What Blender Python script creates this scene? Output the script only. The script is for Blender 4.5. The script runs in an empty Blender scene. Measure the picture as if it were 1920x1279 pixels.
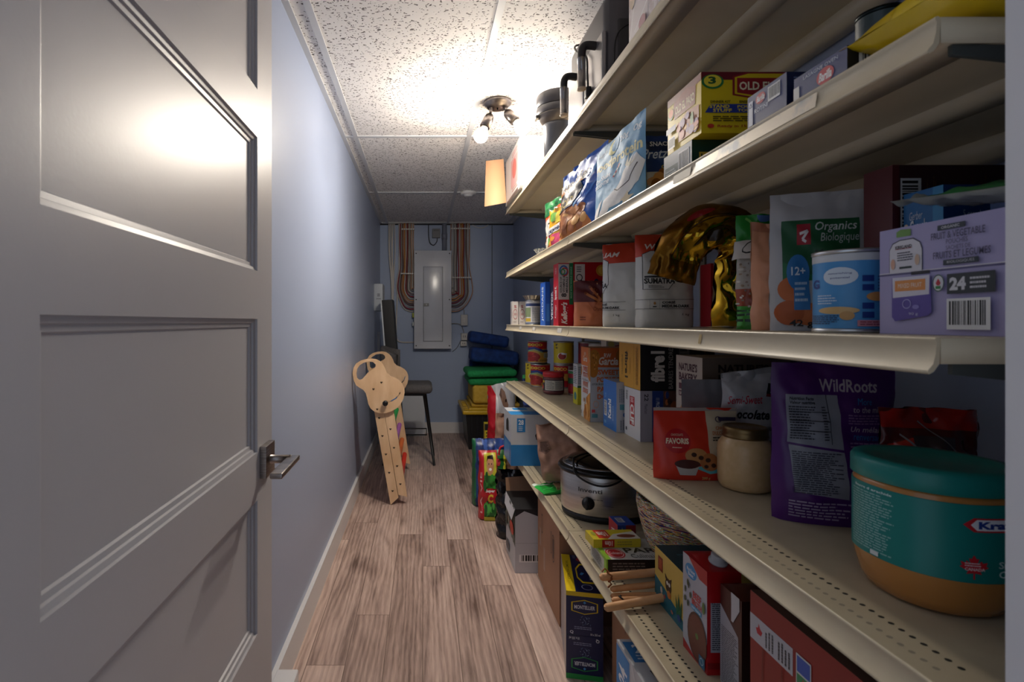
import bpy, math, random
from mathutils import Vector, Matrix, noise
from mathutils.geometry import tessellate_polygon
PI = math.pi
sc = bpy.context.scene
COL = sc.collection

# ---------------------------------------------------------------- camera, world, exposure
CAM_Z = 1.124
F, CX, CY = 975.0, 794.0, 604.0          # focal length and principal point in pixels of the 1920x1279 frame
cam = bpy.data.objects.new('camera', bpy.data.cameras.new('camera'))
COL.objects.link(cam)
cam.location = (0, 0, CAM_Z)
cam.rotation_euler = (PI/2, 0, 0)
cam.data.sensor_width = 36
cam.data.lens = F/1920*36
cam.data.shift_x = (960-CX)/1920
cam.data.shift_y = -(639.5-CY)/1920
cam.data.clip_start = .01
cam.data.dof.use_dof = True
cam.data.dof.focus_distance = 2.2
cam.data.dof.aperture_fstop = 9
sc.camera = cam
world = bpy.data.worlds.new('world'); sc.world = world; world.use_nodes = True
world.node_tree.nodes['Background'].inputs[0].default_value = (.72, .82, 1, 1)
world.node_tree.nodes['Background'].inputs[1].default_value = .14
BULB = 300.0                              # emission of the two ceiling bulbs
sc.view_settings.view_transform = 'Standard'
sc.view_settings.look = 'None'
sc.view_settings.exposure = 1.6
sc.view_settings.gamma = 1.0
sc.view_settings.use_curve_mapping = False

# ---------------------------------------------------------------- materials
def lin(h):
    h = h.lstrip('#')
    o = []
    for i in (0, 2, 4):
        c = int(h[i:i+2], 16)/255
        o.append(c/12.92 if c <= .04045 else ((c+.055)/1.055)**2.4)
    return (*o, 1)
_m = {}
def mat(h, rough=.45, metal=0.0, trans=0.0, emit=0.0, alpha=1.0, coat=0.0):
    k = (h, rough, metal, trans, emit, alpha, coat)
    if k in _m: return _m[k]
    m = bpy.data.materials.new('mat_'+h.strip('#')); m.use_nodes = True
    b = m.node_tree.nodes['Principled BSDF']
    b.inputs['Base Color'].default_value = lin(h)
    b.inputs['Roughness'].default_value = rough
    b.inputs['Metallic'].default_value = metal
    if trans: b.inputs['Transmission Weight'].default_value = trans; b.inputs['IOR'].default_value = 1.3
    if coat: b.inputs['Coat Weight'].default_value = coat
    if alpha < 1: b.inputs['Alpha'].default_value = alpha
    if emit:
        b.inputs['Emission Color'].default_value = lin(h); b.inputs['Emission Strength'].default_value = emit
    _m[k] = m
    return m
def nodes(m): return m.node_tree.nodes, m.node_tree.links
def noisy(h1, h2, scale=30, rough=.5, metal=0, bump=0, stretch=(1,1,1), detail=4, lo=.35, hi=.65, bscale=None):
    k = ('n', h1, h2, scale, rough, metal, bump, stretch, lo, hi)
    if k in _m: return _m[k]
    m = bpy.data.materials.new('mat_'+h1.strip('#')+'_mottled'); m.use_nodes = True
    N, L = nodes(m); b = N['Principled BSDF']
    tc = N.new('ShaderNodeTexCoord'); mp = N.new('ShaderNodeMapping'); mp.inputs['Scale'].default_value = stretch
    nz = N.new('ShaderNodeTexNoise'); nz.inputs['Scale'].default_value = scale; nz.inputs['Detail'].default_value = detail
    r = N.new('ShaderNodeValToRGB'); r.color_ramp.elements[0].position = lo; r.color_ramp.elements[1].position = hi
    r.color_ramp.elements[0].color = lin(h1); r.color_ramp.elements[1].color = lin(h2)
    L.new(tc.outputs['Object'], mp.inputs[0]); L.new(mp.outputs[0], nz.inputs[0])
    L.new(nz.outputs['Fac'], r.inputs[0]); L.new(r.outputs[0], b.inputs['Base Color'])
    b.inputs['Roughness'].default_value = rough; b.inputs['Metallic'].default_value = metal
    if bump:
        bp = N.new('ShaderNodeBump'); bp.inputs['Strength'].default_value = bump; bp.inputs['Distance'].default_value = .002
        if bscale:
            n2 = N.new('ShaderNodeTexNoise'); n2.inputs['Scale'].default_value = bscale; n2.inputs['Detail'].default_value = 3
            L.new(mp.outputs[0], n2.inputs[0]); L.new(n2.outputs['Fac'], bp.inputs['Height'])
        else: L.new(nz.outputs['Fac'], bp.inputs['Height'])
        L.new(bp.outputs[0], b.inputs['Normal'])
    _m[k] = m
    return m

# ---------------------------------------------------------------- tagging
def tag(o, label=None, cat=None, group=None, kind=None):
    if label: o['label'] = label
    if cat: o['category'] = cat
    if group: o['group'] = group
    if kind: o['kind'] = kind
    return o
def thing(name, label, cat, loc=(0,0,0), rz=0, group=None):
    o = bpy.data.objects.new(name, None); COL.objects.link(o)
    o.empty_display_size = .05
    o.location = loc; o.rotation_euler = (0, 0, rz)
    return tag(o, label, cat, group)

# pixel of the photograph -> point on a real plane of the room
def on(px, py, z):
    Y = F*(CAM_Z-z)/(py-CY); return Vector(((px-CX)*Y/F, Y, z))
def gx(px, Y): return (px-CX)*Y/F
def gz(py, Y): return CAM_Z-(py-CY)*Y/F

# ---------------------------------------------------------------- mesh builder
class MB:
    def __init__(s): s.v=[]; s.f=[]; s.m=[]; s.n=[]; s.sm=[]; s.mats=[]
    def mi(s, m):
        if isinstance(m, str): m = mat(m)
        if m not in s.mats: s.mats.append(m)
        return s.mats.index(m)
    def add(s, verts, faces, m, smooth=False, normals=None, M=None):
        o = len(s.v); k = s.mi(m)
        for i, p in enumerate(verts):
            p = Vector(p); s.v.append(M @ p if M else p)
            s.n.append(normals[i] if normals else None)
        for f in faces:
            s.f.append([o+i for i in f]); s.m.append(k); s.sm.append(smooth)
        return s
    def box(s, a, b, m, M=None):
        x0,y0,z0 = a; x1,y1,z1 = b
        v = [(x0,y0,z0),(x1,y0,z0),(x1,y1,z0),(x0,y1,z0),(x0,y0,z1),(x1,y0,z1),(x1,y1,z1),(x0,y1,z1)]
        f = [(0,3,2,1),(4,5,6,7),(0,1,5,4),(1,2,6,5),(2,3,7,6),(3,0,4,7)]
        return s.add(v, f, m, M=M)
    def rbox(s, a, b, r, m, M=None, seg=3):
        # box with rounded edges (superellipsoid-like corner rounding)
        a = Vector(a); b = Vector(b); c = (a+b)/2; h = (b-a)/2
        r = min(r, *[x*.999 for x in h]); vs=[]; fs=[]
        def grid(ax, sg):
            o = len(vs); n = 2*seg+2
            lin_ = []
            for i in range(seg+1): lin_.append((-1, -math.tan(PI/4*(1-i/seg))))
            for i in range(seg+1): lin_.append((1, math.tan(PI/4*(i/seg))))
            for (su, tu) in lin_:
                for (sv, tv) in lin_:
                    d = Vector((tu, tv, 1)).normalized()*r
                    p = Vector((su*(h[(ax+1)%3]-r)+d.x, sv*(h[(ax+2)%3]-r)+d.y, (h[ax]-r)+d.z))
                    q = Vector((0,0,0)); q[(ax+1)%3] = p.x*(1 if sg>0 else -1); q[(ax+2)%3] = p.y; q[ax] = p.z*sg
                    vs.append(c+q)
            for i in range(n-1):
                for j in range(n-1):
                    fs.append((o+i*n+j, o+(i+1)*n+j, o+(i+1)*n+j+1, o+i*n+j+1))
        for ax in range(3):
            for sg in (1,-1): grid(ax, sg)
        return s.add(vs, fs, m, True, M=M)
    def lathe(s, prof, m, n=32, c=(0,0,0), sx=1, sy=1, M=None, smooth=True, power=2.0):
        c = Vector(c); vs=[]; fs=[]
        for (r, z) in prof:
            for i in range(n):
                a = 2*PI*i/n; ca, sa = math.cos(a), math.sin(a)
                if power != 2:
                    ca = math.copysign(abs(ca)**(2/power), ca); sa = math.copysign(abs(sa)**(2/power), sa)
                vs.append(c+Vector((r*sx*ca, r*sy*sa, z)))
        for k in range(len(prof)-1):
            for i in range(n):
                j = (i+1)%n
                fs.append((k*n+i, k*n+j, (k+1)*n+j, (k+1)*n+i))
        if prof[0][0] > 1e-4: fs.append(tuple(reversed(range(n))))
        if prof[-1][0] > 1e-4: fs.append(tuple((len(prof)-1)*n+i for i in range(n)))
        return s.add(vs, fs, m, smooth, M=M)
    def tube(s, pts, r, m, n=8, cap=True, M=None):
        pts = [Vector(p) for p in pts]; rs = r if isinstance(r, (list,tuple)) else [r]*len(pts)
        vs=[]; fs=[]; up=None
        for i, p in enumerate(pts):
            d = (pts[min(i+1,len(pts)-1)]-pts[max(i-1,0)]).normalized()
            if up is None:
                up = Vector((0,0,1)) if abs(d.z) < .9 else Vector((1,0,0))
            x = d.cross(up).normalized(); y = x.cross(d).normalized(); up = y
            for k in range(n):
                a = 2*PI*k/n
                vs.append(p+x*math.cos(a)*rs[i]+y*math.sin(a)*rs[i])
        for i in range(len(pts)-1):
            for k in range(n):
                fs.append((i*n+k, i*n+(k+1)%n, (i+1)*n+(k+1)%n, (i+1)*n+k))
        if cap:
            fs.append(tuple(range(n))); fs.append(tuple(reversed([(len(pts)-1)*n+k for k in range(n)])))
        return s.add(vs, fs, m, True, M=M)
    def prism(s, poly, t, m, M=None, holes=None):
        # poly in local XZ, thickness t along +Y ; holes = list of loops
        loops = [poly]+(holes or [])
        pts = [p for l in loops for p in l]
        tris = tessellate_polygon([[Vector((x,z,0)) for x,z in l] for l in loops])
        n = len(pts)
        vs = [(x,0,z) for x,z in pts]+[(x,t,z) for x,z in pts]
        fs = [tuple(tr) for tr in tris]+[tuple(i+n for i in reversed(tr)) for tr in tris]
        o = 0
        for l in loops:
            k = len(l)
            for i in range(k):
                j = (i+1)%k
                fs.append((o+i, o+j, o+j+n, o+i+n))
            o += k
        return s.add(vs, fs, m, M=M)
    def extrude(s, prof, y0, y1, m, closed=False, smooth=False, M=None):
        # open/closed profile in XZ swept along Y
        n = len(prof)
        vs = [(x,y0,z) for x,z in prof]+[(x,y1,z) for x,z in prof]
        fs = [(i,(i+1)%n,(i+1)%n+n,i+n) for i in range(n if closed else n-1)]
        if closed: fs += [tuple(range(n)), tuple(reversed(range(n,2*n)))]
        return s.add(vs, fs, m, smooth, M=M)
    def build(s, name, parent=None, loc=None, rot=None):
        me = bpy.data.meshes.new(name)
        me.from_pydata([tuple(p) for p in s.v], [], s.f)
        for m in s.mats: me.materials.append(m)
        me.polygons.foreach_set('material_index', s.m)
        me.polygons.foreach_set('use_smooth', s.sm)
        me.validate(clean_customdata=False)
        if any(n is not None for n in s.n) and len(me.vertices) == len(s.v):
            me.normals_split_custom_set_from_vertices([tuple(n) if n is not None else (0,0,0) for n in s.n])
        o = bpy.data.objects.new(name, me); COL.objects.link(o)
        if parent: o.parent = parent
        if loc is not None: o.location = loc
        if rot is not None: o.rotation_euler = rot
        return o

# ---------------------------------------------------------------- printed surfaces
_tx = {}
def text2d(body, bold=0, shear=0):
    k = (body, bold, shear)
    if k in _tx: return _tx[k]
    cu = bpy.data.curves.new('t', 'FONT'); cu.body = body; cu.resolution_u = 2; cu.offset = bold; cu.shear = shear
    o = bpy.data.objects.new('t', cu)
    me = bpy.data.meshes.new_from_object(o)
    V = [(v.co.x, v.co.y) for v in me.vertices]; T = [tuple(p.vertices) for p in me.polygons]
    bpy.data.objects.remove(o); bpy.data.meshes.remove(me); bpy.data.curves.remove(cu)
    if V:
        x0=min(v[0] for v in V); x1=max(v[0] for v in V); y0=min(v[1] for v in V); y1=max(v[1] for v in V)
        V = [((x-x0)/max(x1-x0,1e-6), (y-y0)/max(y1-y0,1e-6)) for x,y in V]
    _tx[k] = (V, T)
    return _tx[k]
def clip(poly, a, b, c):     # keep a*u+b*v <= c
    out=[]; n=len(poly)
    for i in range(n):
        p=poly[i]; q=poly[(i+1)%n]
        dp=a*p[0]+b*p[1]-c; dq=a*q[0]+b*q[1]-c
        if dp<=0: out.append(p)
        if (dp<0 and dq>0) or (dp>0 and dq<0):
            t=dp/(dp-dq); out.append((p[0]+t*(q[0]-p[0]), p[1]+t*(q[1]-p[1])))
    return out
def area(p): return abs(sum(p[i][0]*p[(i+1)%len(p)][1]-p[(i+1)%len(p)][0]*p[i][1] for i in range(len(p))))/2
class Surf:
    def __init__(s, nu, nv, fn, flip=False):
        s.nu, s.nv = nu, nv
        s.P = [[Vector(fn(i/nu, j/nv)) for j in range(nv+1)] for i in range(nu+1)]
        s.N = [[None]*(nv+1) for _ in range(nu+1)]
        for i in range(nu+1):
            for j in range(nv+1):
                du = s.P[min(i+1,nu)][j]-s.P[max(i-1,0)][j]; dv = s.P[i][min(j+1,nv)]-s.P[i][max(j-1,0)]
                n = du.cross(dv)
                n = n.normalized() if n.length > 1e-12 else Vector((0,-1,0))
                s.N[i][j] = -n if flip else n
        s.layer = 0
    def base(s, mb, m, smooth=True):
        vs=[]; ns=[]; fs=[]; w=s.nv+1
        for i in range(s.nu+1):
            for j in range(s.nv+1): vs.append(s.P[i][j]); ns.append(s.N[i][j])
        for i in range(s.nu):
            for j in range(s.nv):
                a,b,c,d = i*w+j,(i+1)*w+j,(i+1)*w+j+1,i*w+j+1
                fs += [(a,b,d),(b,c,d)]
        mb.add(vs, fs, m, smooth, ns if smooth else None)
        return s
    def put(s, mb, polys, m, eps):
        nu, nv = s.nu, s.nv; vs=[]; ns=[]; fs=[]
        for poly in polys:
            for (a,b,c) in ((-1,0,0),(1,0,1),(0,-1,0),(0,1,1)):
                if len(poly) > 2: poly = clip(poly,a,b,c)
            if len(poly) < 3: continue
            cells = [poly]
            if nu > 1:
                nx=[]
                for p in cells:
                    i0=max(int(min(q[0] for q in p)*nu-1e-9),0); i1=min(int(max(q[0] for q in p)*nu-1e-9),nu-1)
                    for i in range(i0,i1+1):
                        q=clip(p,-1,0,-i/nu) if i>i0 else p
                        if len(q)>2 and i<i1: q=clip(q,1,0,(i+1)/nu)
                        if len(q)>2: nx.append(q)
                cells=nx
            if nv > 1:
                nx=[]
                for p in cells:
                    j0=max(int(min(q[1] for q in p)*nv-1e-9),0); j1=min(int(max(q[1] for q in p)*nv-1e-9),nv-1)
                    for j in range(j0,j1+1):
                        q=clip(p,0,-1,-j/nv) if j>j0 else p
                        if len(q)>2 and j<j1: q=clip(q,0,1,(j+1)/nv)
                        if len(q)>2: nx.append(q)
                cells=nx
            for p in cells:
                if area(p) < 1e-9: continue
                cu=sum(q[0] for q in p)/len(p); cv=sum(q[1] for q in p)/len(p)
                i=min(max(int(cu*nu),0),nu-1); j=min(max(int(cv*nv),0),nv-1)
                if nu*nv == 1: parts=[(p,True)]if False else [(clip(p,1,1,1),True),(clip(p,-1,-1,-1),False)]
                else:
                    c=i/nu*nu+j/nv*nv+1
                    parts=[(clip(p,nu,nv,c),True),(clip(p,-nu,-nv,-c),False)]
                for q,lo in parts:
                    if len(q)<3 or area(q)<1e-10: continue
                    o=len(vs)
                    A,B,C,D=s.P[i][j],s.P[i+1][j],s.P[i+1][j+1],s.P[i][j+1]
                    a,b,c2,d=s.N[i][j],s.N[i+1][j],s.N[i+1][j+1],s.N[i][j+1]
                    for (u,v) in q:
                        x=u*nu-i; y=v*nv-j
                        if lo: P=A+(B-A)*x+(D-A)*y; n=a+(b-a)*x+(d-a)*y
                        else: P=C+(D-C)*(1-x)+(B-C)*(1-y); n=c2+(d-c2)*(1-x)+(b-c2)*(1-y)
                        n=n.normalized() if n.length>1e-9 else Vector((0,-1,0))
                        vs.append(P+n*eps); ns.append(n)
                    f=list(range(o,len(vs)))
                    if (vs[f[1]]-vs[f[0]]).cross(vs[f[2]]-vs[f[0]]).dot(ns[f[0]]) < 0: f.reverse()
                    fs.append(f)
        if fs: mb.add(vs, fs, m, True, ns)
    def paint(s, mb, decs, rough=.45, metal=0, seed=1, step=.00012):
        rnd = random.Random(seed)
        for d in decs:
            s.layer += 1; e = .00025+step*s.layer
            k = d[0]
            def mm(c): return c if not isinstance(c, str) else mat(c, rough, metal)
            if k == 'r': _,x0,y0,x1,y1,c = d; s.put(mb,[[(x0,y0),(x1,y0),(x1,y1),(x0,y1)]],mm(c),e)
            elif k == 'e':
                _,cx,cy,rx,ry,c = d; n=20
                s.put(mb,[[(cx+rx*math.cos(2*PI*i/n),cy+ry*math.sin(2*PI*i/n)) for i in range(n)]],mm(c),e)
            elif k == 'o':    # ring
                _,cx,cy,rx,ry,t,c = d; n=20; ps=[]
                for i in range(n):
                    a,b=2*PI*i/n,2*PI*(i+1)/n
                    ps.append([(cx+rx*math.cos(a),cy+ry*math.sin(a)),(cx+rx*math.cos(b),cy+ry*math.sin(b)),
                               (cx+rx*(1-t)*math.cos(b),cy+ry*(1-t)*math.sin(b)),(cx+rx*(1-t)*math.cos(a),cy+ry*(1-t)*math.sin(a))])
                s.put(mb,ps,mm(c),e)
            elif k == 'p':
                _,pts,c = d
                tr=tessellate_polygon([[Vector((x,y,0)) for x,y in pts]])
                s.put(mb,[[pts[i] for i in t] for t in tr],mm(c),e)
            elif k == 'q':    # polyline strokes
                _,pts,w,c = d; ps=[]
                for (p,q) in zip(pts,pts[1:]):
                    dx,dy=q[0]-p[0],q[1]-p[1]; l=max(math.hypot(dx,dy),1e-6); nx_,ny_=-dy/l*w/2,dx/l*w/2
                    ps.append([(p[0]+nx_,p[1]+ny_),(q[0]+nx_,q[1]+ny_),(q[0]-nx_,q[1]-ny_),(p[0]-nx_,p[1]-ny_)])
                s.put(mb,ps,mm(c),e)
            elif k == 't':
                _,body,x0,y0,x1,y1,c = d[:7]; op = d[7] if len(d)>7 else {}
                V,T = text2d(body, op.get('b',0), op.get('s',0)); rt=op.get('rot',0); tl=op.get('tilt',0)
                def mp(p):
                    x,y=p
                    if rt==90: x,y=1-y,x
                    elif rt==180: x,y=1-x,1-y
                    elif rt==270: x,y=y,1-x
                    return (x0+x*(x1-x0), y0+y*(y1-y0)+tl*(x-.5))
                W=[mp(p) for p in V]
                s.put(mb,[[W[i] for i in t] for t in T],mm(c),e)
            elif k == 'l':    # lines of tiny print
                _,x0,y0,x1,y1,n,c = d[:7]; ps=[]; vert = len(d)>7
                for i in range(n):
                    if vert:
                        a=x0+(x1-x0)*(i+.25)/n; b=x0+(x1-x0)*(i+.72)/n; y=y0; end=y0+(y1-y0)*rnd.uniform(.7,1)
                        while y<end:
                            w=(y1-y0)*rnd.uniform(.05,.16); ps.append([(a,y),(b,y),(b,min(y+w,end)),(a,min(y+w,end))]); y+=w+(y1-y0)*.02
                    else:
                        b=y1-(y1-y0)*(i+.25)/n; a=y1-(y1-y0)*(i+.72)/n; x=x0; end=x0+(x1-x0)*rnd.uniform(.7,1)
                        while x<end:
                            w=(x1-x0)*rnd.uniform(.05,.16); ps.append([(x,a),(min(x+w,end),a),(min(x+w,end),b),(x,b)]); x+=w+(x1-x0)*.02
                s.put(mb,ps,mm(c),e)
            elif k == 'b':    # barcode
                _,x0,y0,x1,y1 = d[:5]; vert=len(d)>5; ps=[]
                s.put(mb,[[(x0,y0),(x1,y0),(x1,y1),(x0,y1)]],mm('e8e8e8'),e)
                t=.06
                while t<.92:
                    w=rnd.choice([.015,.03,.045])
                    if vert:
                        a,b=y0+(y1-y0)*t,y0+(y1-y0)*(t+w); ps.append([(x0+(x1-x0)*.08,a),(x1-(x1-x0)*.15,a),(x1-(x1-x0)*.15,b),(x0+(x1-x0)*.08,b)])
                    else:
                        a,b=x0+(x1-x0)*t,x0+(x1-x0)*(t+w); ps.append([(a,y0+(y1-y0)*.15),(b,y0+(y1-y0)*.15),(b,y1-(y1-y0)*.08),(a,y1-(y1-y0)*.08)])
                    t+=w+rnd.choice([.015,.03])
                s.put(mb,ps,mm('151515'),e+.0001)
        return s
def spots(x0,y0,x1,y1,n,r,cols,seed=0,asp=1.0):
    rnd=random.Random(seed)
    return [('e',rnd.uniform(x0,x1),rnd.uniform(y0,y1),r*rnd.uniform(.6,1.2),r*asp*rnd.uniform(.6,1.2),rnd.choice(cols)) for _ in range(n)]

# carton: local origin = bottom corner nearest the aisle and the doorway; +x away from aisle, +y away from the doorway
def carton(name, label, cat, c, w, d, h, z, rot=0, base='c8c8c8', front=(), side=(), top=(), group=None, rough=.5,
           cols=None, rx=0, extra=None, right=()):
    cols = cols or {}
    mb = MB()
    g = lambda k: (cols.get(k, base))
    def mk(x): return x if not isinstance(x, str) else mat(x, rough)
    S = Surf(1,1,lambda u,v:(u*w,0,v*h)); S.base(mb, mk(g('front')), False); S.paint(mb, front, rough, seed=3)
    S = Surf(1,1,lambda u,v:(0,(1-u)*d,v*h)); S.base(mb, mk(g('side')), False); S.paint(mb, side, rough, seed=4)
    S = Surf(1,1,lambda u,v:(u*w,v*d,h)); S.base(mb, mk(g('top')), False); S.paint(mb, top, rough, seed=5)
    S = Surf(1,1,lambda u,v:(w,u*d,v*h)); S.base(mb, mk(g('right')), False); S.paint(mb, right, rough, seed=6)
    Surf(1,1,lambda u,v:((1-u)*w,d,v*h)).base(mb, mk(g('back')), False)
    Surf(1,1,lambda u,v:((1-u)*w,v*d,0)).base(mb, mk(g('bottom')), False)
    if extra: extra(mb)
    o = mb.build(name, loc=(c[0], c[1], z+.0003), rot=(rx,0,rot))
    return tag(o, label, cat, group)

def sgn(x, p): return math.copysign(abs(x)**p, x)
def bag(name, label, cat, c, W, H, T, z, rot=0, base='c8c8c8', front=(), back=(), group=None, rough=.4, metal=0, p=2.2,
        wr=.004, seed=1, warp=None, tilt=0, taper=1.5, nu=22, nv=28, topw=1.0, shear=0, side_tilt=0, botround=.1, fs=5.0, parent=None, ztop=None):
    mb = MB()
    def sur(sg):
        def fn(u, v):
            uu = 2*u-1
            if sg > 0: uu = -uu
            cs = max(0, 1-abs(uu)**p)**.5
            pv = (1-v**taper)
            if v < botround: pv *= .82+.18*math.sin(v/botround*PI/2)
            dpt = T/2*cs*pv
            q = Vector((uu*fs*W/.2*.5+seed*7.1, v*fs*H/.2, sg*3.3+seed))
            n = noise.noise(q)*1.0+.5*noise.noise(q*2.3)
            n2 = noise.noise(q*1.2+Vector((9,3,5)))
            edge = min(1, (1-abs(uu))*5)
            y = sg*(dpt) + n*wr*edge*min(1, v*8)*(1.0) 
            if v > .9: y += noise.noise(Vector((uu*2+seed, 5, 7)))*wr*1.5*(v-.9)*10
            x = uu*W/2*(1+(topw-1)*v) + n2*wr*.5*(1-edge)
            zz = v*H + (ztop(uu)*v**3 if ztop else 0)
            P = Vector((x+shear*v*H, y, zz))
            if warp: P = warp(P, u, v)
            return P
        return fn
    A = Surf(nu, nv, sur(-1)); m = base if not isinstance(base, str) else mat(base, rough, metal)
    A.base(mb, m); A.paint(mb, front, rough, metal, seed=seed)
    B = Surf(nu, nv, sur(1)); B.base(mb, m); B.paint(mb, back, rough, metal, seed=seed+1)
    # bottom
    vs = [A.P[i][0] for i in range(nu+1)]+[B.P[nu-i][0] for i in range(nu+1)]
    mb.add(vs, [(i+1,i,nu+1+i,nu+2+i) for i in range(nu)], m)
    lo = min(v.z for v in mb.v)
    mb.v = [Vector((v.x,v.y,v.z-lo)) for v in mb.v]
    R = Matrix.Rotation(side_tilt,4,'Y') @ Matrix.Rotation(tilt,4,'X')
    mb.v = [R @ v for v in mb.v]; mb.n = [R @ n if n is not None else None for n in mb.n]
    lo = min(v.z for v in mb.v)
    mb.v = [Vector((v.x,v.y,v.z-lo)) for v in mb.v]
    o = mb.build(name, loc=(c[0], c[1], z+.0004), rot=(0,0,rot), parent=parent)
    return tag(o, label, cat, group) if not parent else o

def can(name, label, cat, c, r, h, z, rot=0, base='b0b0b0', decs=(), group=None, rough=.35, lid='b8b8b8', rim=.0015, facing=-PI/2, span=1.15*PI):
    # printed cylinder; u=0..1 spans the visible arc centred on direction `facing`
    mb = MB()
    a0 = facing-span/2
    mb.lathe([(r*.97,0),(r+rim,.0005),(r+rim,.004),(r,.006)], mat(lid,.3,.9), 40)
    S = Surf(30,1,lambda u,v:(r*math.cos(a0+u*span), r*math.sin(a0+u*span), .006+v*(h-.012))); S.base(mb, mat(base,rough)); S.paint(mb, decs, rough)
    S2 = Surf(20,1,lambda u,v:(r*math.cos(a0+span+u*(2*PI-span)), r*math.sin(a0+span+u*(2*PI-span)), .006+v*(h-.012))); S2.base(mb, mat(base,rough))
    mb.lathe([(r,h-.006),(r+rim,h-.004),(r+rim,h),(r*.95,h),(r*.93,h-.003),(r*.4,h-.003)], mat(lid,.3,.9), 40)
    o = mb.build(name, loc=(c[0],c[1],z+.0003), rot=(0,0,rot))
    return tag(o, label, cat, group)

# ================================================================ THE ROOM
XL, XR, YB, ZC = -.44, .912, 5.28, 2.125
YF0, YF1 = .28, .40                      # doorway wall
def struct(o): o['kind'] = 'structure'; return o

# floor
def floor_mat():
    m = bpy.data.materials.new('oak_laminate'); m.use_nodes = True; N, L = nodes(m); b = N['Principled BSDF']
    def M_(op, a, b_=None, c=None):
        n = N.new('ShaderNodeMath'); n.operation = op
        for i, v in enumerate((a, b_, c)):
            if v is None: continue
            if isinstance(v, (int, float)): n.inputs[i].default_value = v
            else: L.new(v, n.inputs[i])
        return n.outputs[0]
    tc = N.new('ShaderNodeTexCoord'); sp = N.new('ShaderNodeSeparateXYZ'); L.new(tc.outputs['Object'], sp.inputs[0])
    PW, PL = .127, 1.21
    row = M_('DIVIDE', M_('ADD', sp.outputs[0], 2.035), PW); ri = M_('FLOOR', row); rf = M_('FRACT', row)
    w1 = N.new('ShaderNodeTexWhiteNoise'); w1.noise_dimensions = '1D'; L.new(ri, w1.inputs['W'])
    yy = M_('ADD', M_('DIVIDE', sp.outputs[1], PL), M_('MULTIPLY', w1.outputs['Value'], 7.0)); yi = M_('FLOOR', yy); yf = M_('FRACT', yy)
    cb = N.new('ShaderNodeCombineXYZ'); L.new(ri, cb.inputs[0]); L.new(yi, cb.inputs[1])
    w2 = N.new('ShaderNodeTexWhiteNoise'); w2.noise_dimensions = '3D'; L.new(cb.outputs[0], w2.inputs['Vector'])
    ad = N.new('ShaderNodeVectorMath'); ad.operation = 'MULTIPLY_ADD'; L.new(w2.outputs['Color'], ad.inputs[0]); ad.inputs[1].default_value = (5,9,3); L.new(tc.outputs['Object'], ad.inputs[2])
    def mapped(sc_, node, **kw):
        mp = N.new('ShaderNodeMapping'); mp.inputs['Scale'].default_value = sc_; L.new(ad.outputs[0], mp.inputs[0])
        n = N.new(node)
        for k, v in kw.items(): n.inputs[k].default_value = v
        L.new(mp.outputs[0], n.inputs['Vector']); return n
    fine = mapped((90, 5, 1), 'ShaderNodeTexNoise', Scale=2.2, Detail=6, Distortion=.9)
    broad = mapped((7, 1.1, 1), 'ShaderNodeTexNoise', Scale=1.4, Detail=4, Distortion=1.6)
    rings = mapped((8, .8, 1), 'ShaderNodeTexWave', Scale=2.0, Distortion=11, Detail=3)
    knots = mapped((6.5, 2.4, 1), 'ShaderNodeTexVoronoi', Scale=1.0, Randomness=1)
    kr = N.new('ShaderNodeValToRGB'); kr.color_ramp.elements[0].position=.03; kr.color_ramp.elements[1].position=.28
    kr.color_ramp.elements[0].color=(0,0,0,1); kr.color_ramp.elements[1].color=(1,1,1,1); L.new(knots.outputs['Distance'], kr.inputs[0])
    v = M_('MULTIPLY_ADD', fine.outputs['Fac'], .24, M_('MULTIPLY_ADD', broad.outputs['Fac'], .46, .06))
    v = M_('MULTIPLY_ADD', rings.outputs['Fac'], .10, v)
    v = M_('ADD', v, M_('MULTIPLY_ADD', kr.outputs[0], .16, -.11))
    v = M_('ADD', v, M_('MULTIPLY_ADD', w2.outputs['Value'], .20, -.09))
    r = N.new('ShaderNodeValToRGB'); e = r.color_ramp.elements
    e[0].position=.28; e[0].color=lin('6a544c'); e[1].position=.70; e[1].color=lin('dcc4b7'); x = e.new(.48); x.color = lin('b0968b')
    L.new(v, r.inputs[0])
    edge = M_('MINIMUM', M_('MULTIPLY', M_('MINIMUM', rf, M_('SUBTRACT', 1.0, rf)), PW), M_('MULTIPLY', M_('MINIMUM', yf, M_('SUBTRACT', 1.0, yf)), PL))
    gap = M_('LESS_THAN', edge, .0012)
    dk = N.new('ShaderNodeMix'); dk.data_type='RGBA'; L.new(gap, dk.inputs[0]); L.new(r.outputs[0], dk.inputs[6]); dk.inputs[7].default_value = lin('6e5a50')
    L.new(dk.outputs[2], b.inputs['Base Color'])
    b.inputs['Roughness'].default_value = .40
    bp = N.new('ShaderNodeBump'); bp.inputs['Strength'].default_value=.15; bp.inputs['Distance'].default_value=.002; L.new(fine.outputs['Fac'], bp.inputs['Height']); L.new(bp.outputs[0], b.inputs['Normal'])
    return m
mb = MB(); mb.box((XL-.05,-.9,-.05),(XR+.05,YB+.05,0), floor_mat()); struct(mb.build('floor'))

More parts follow.
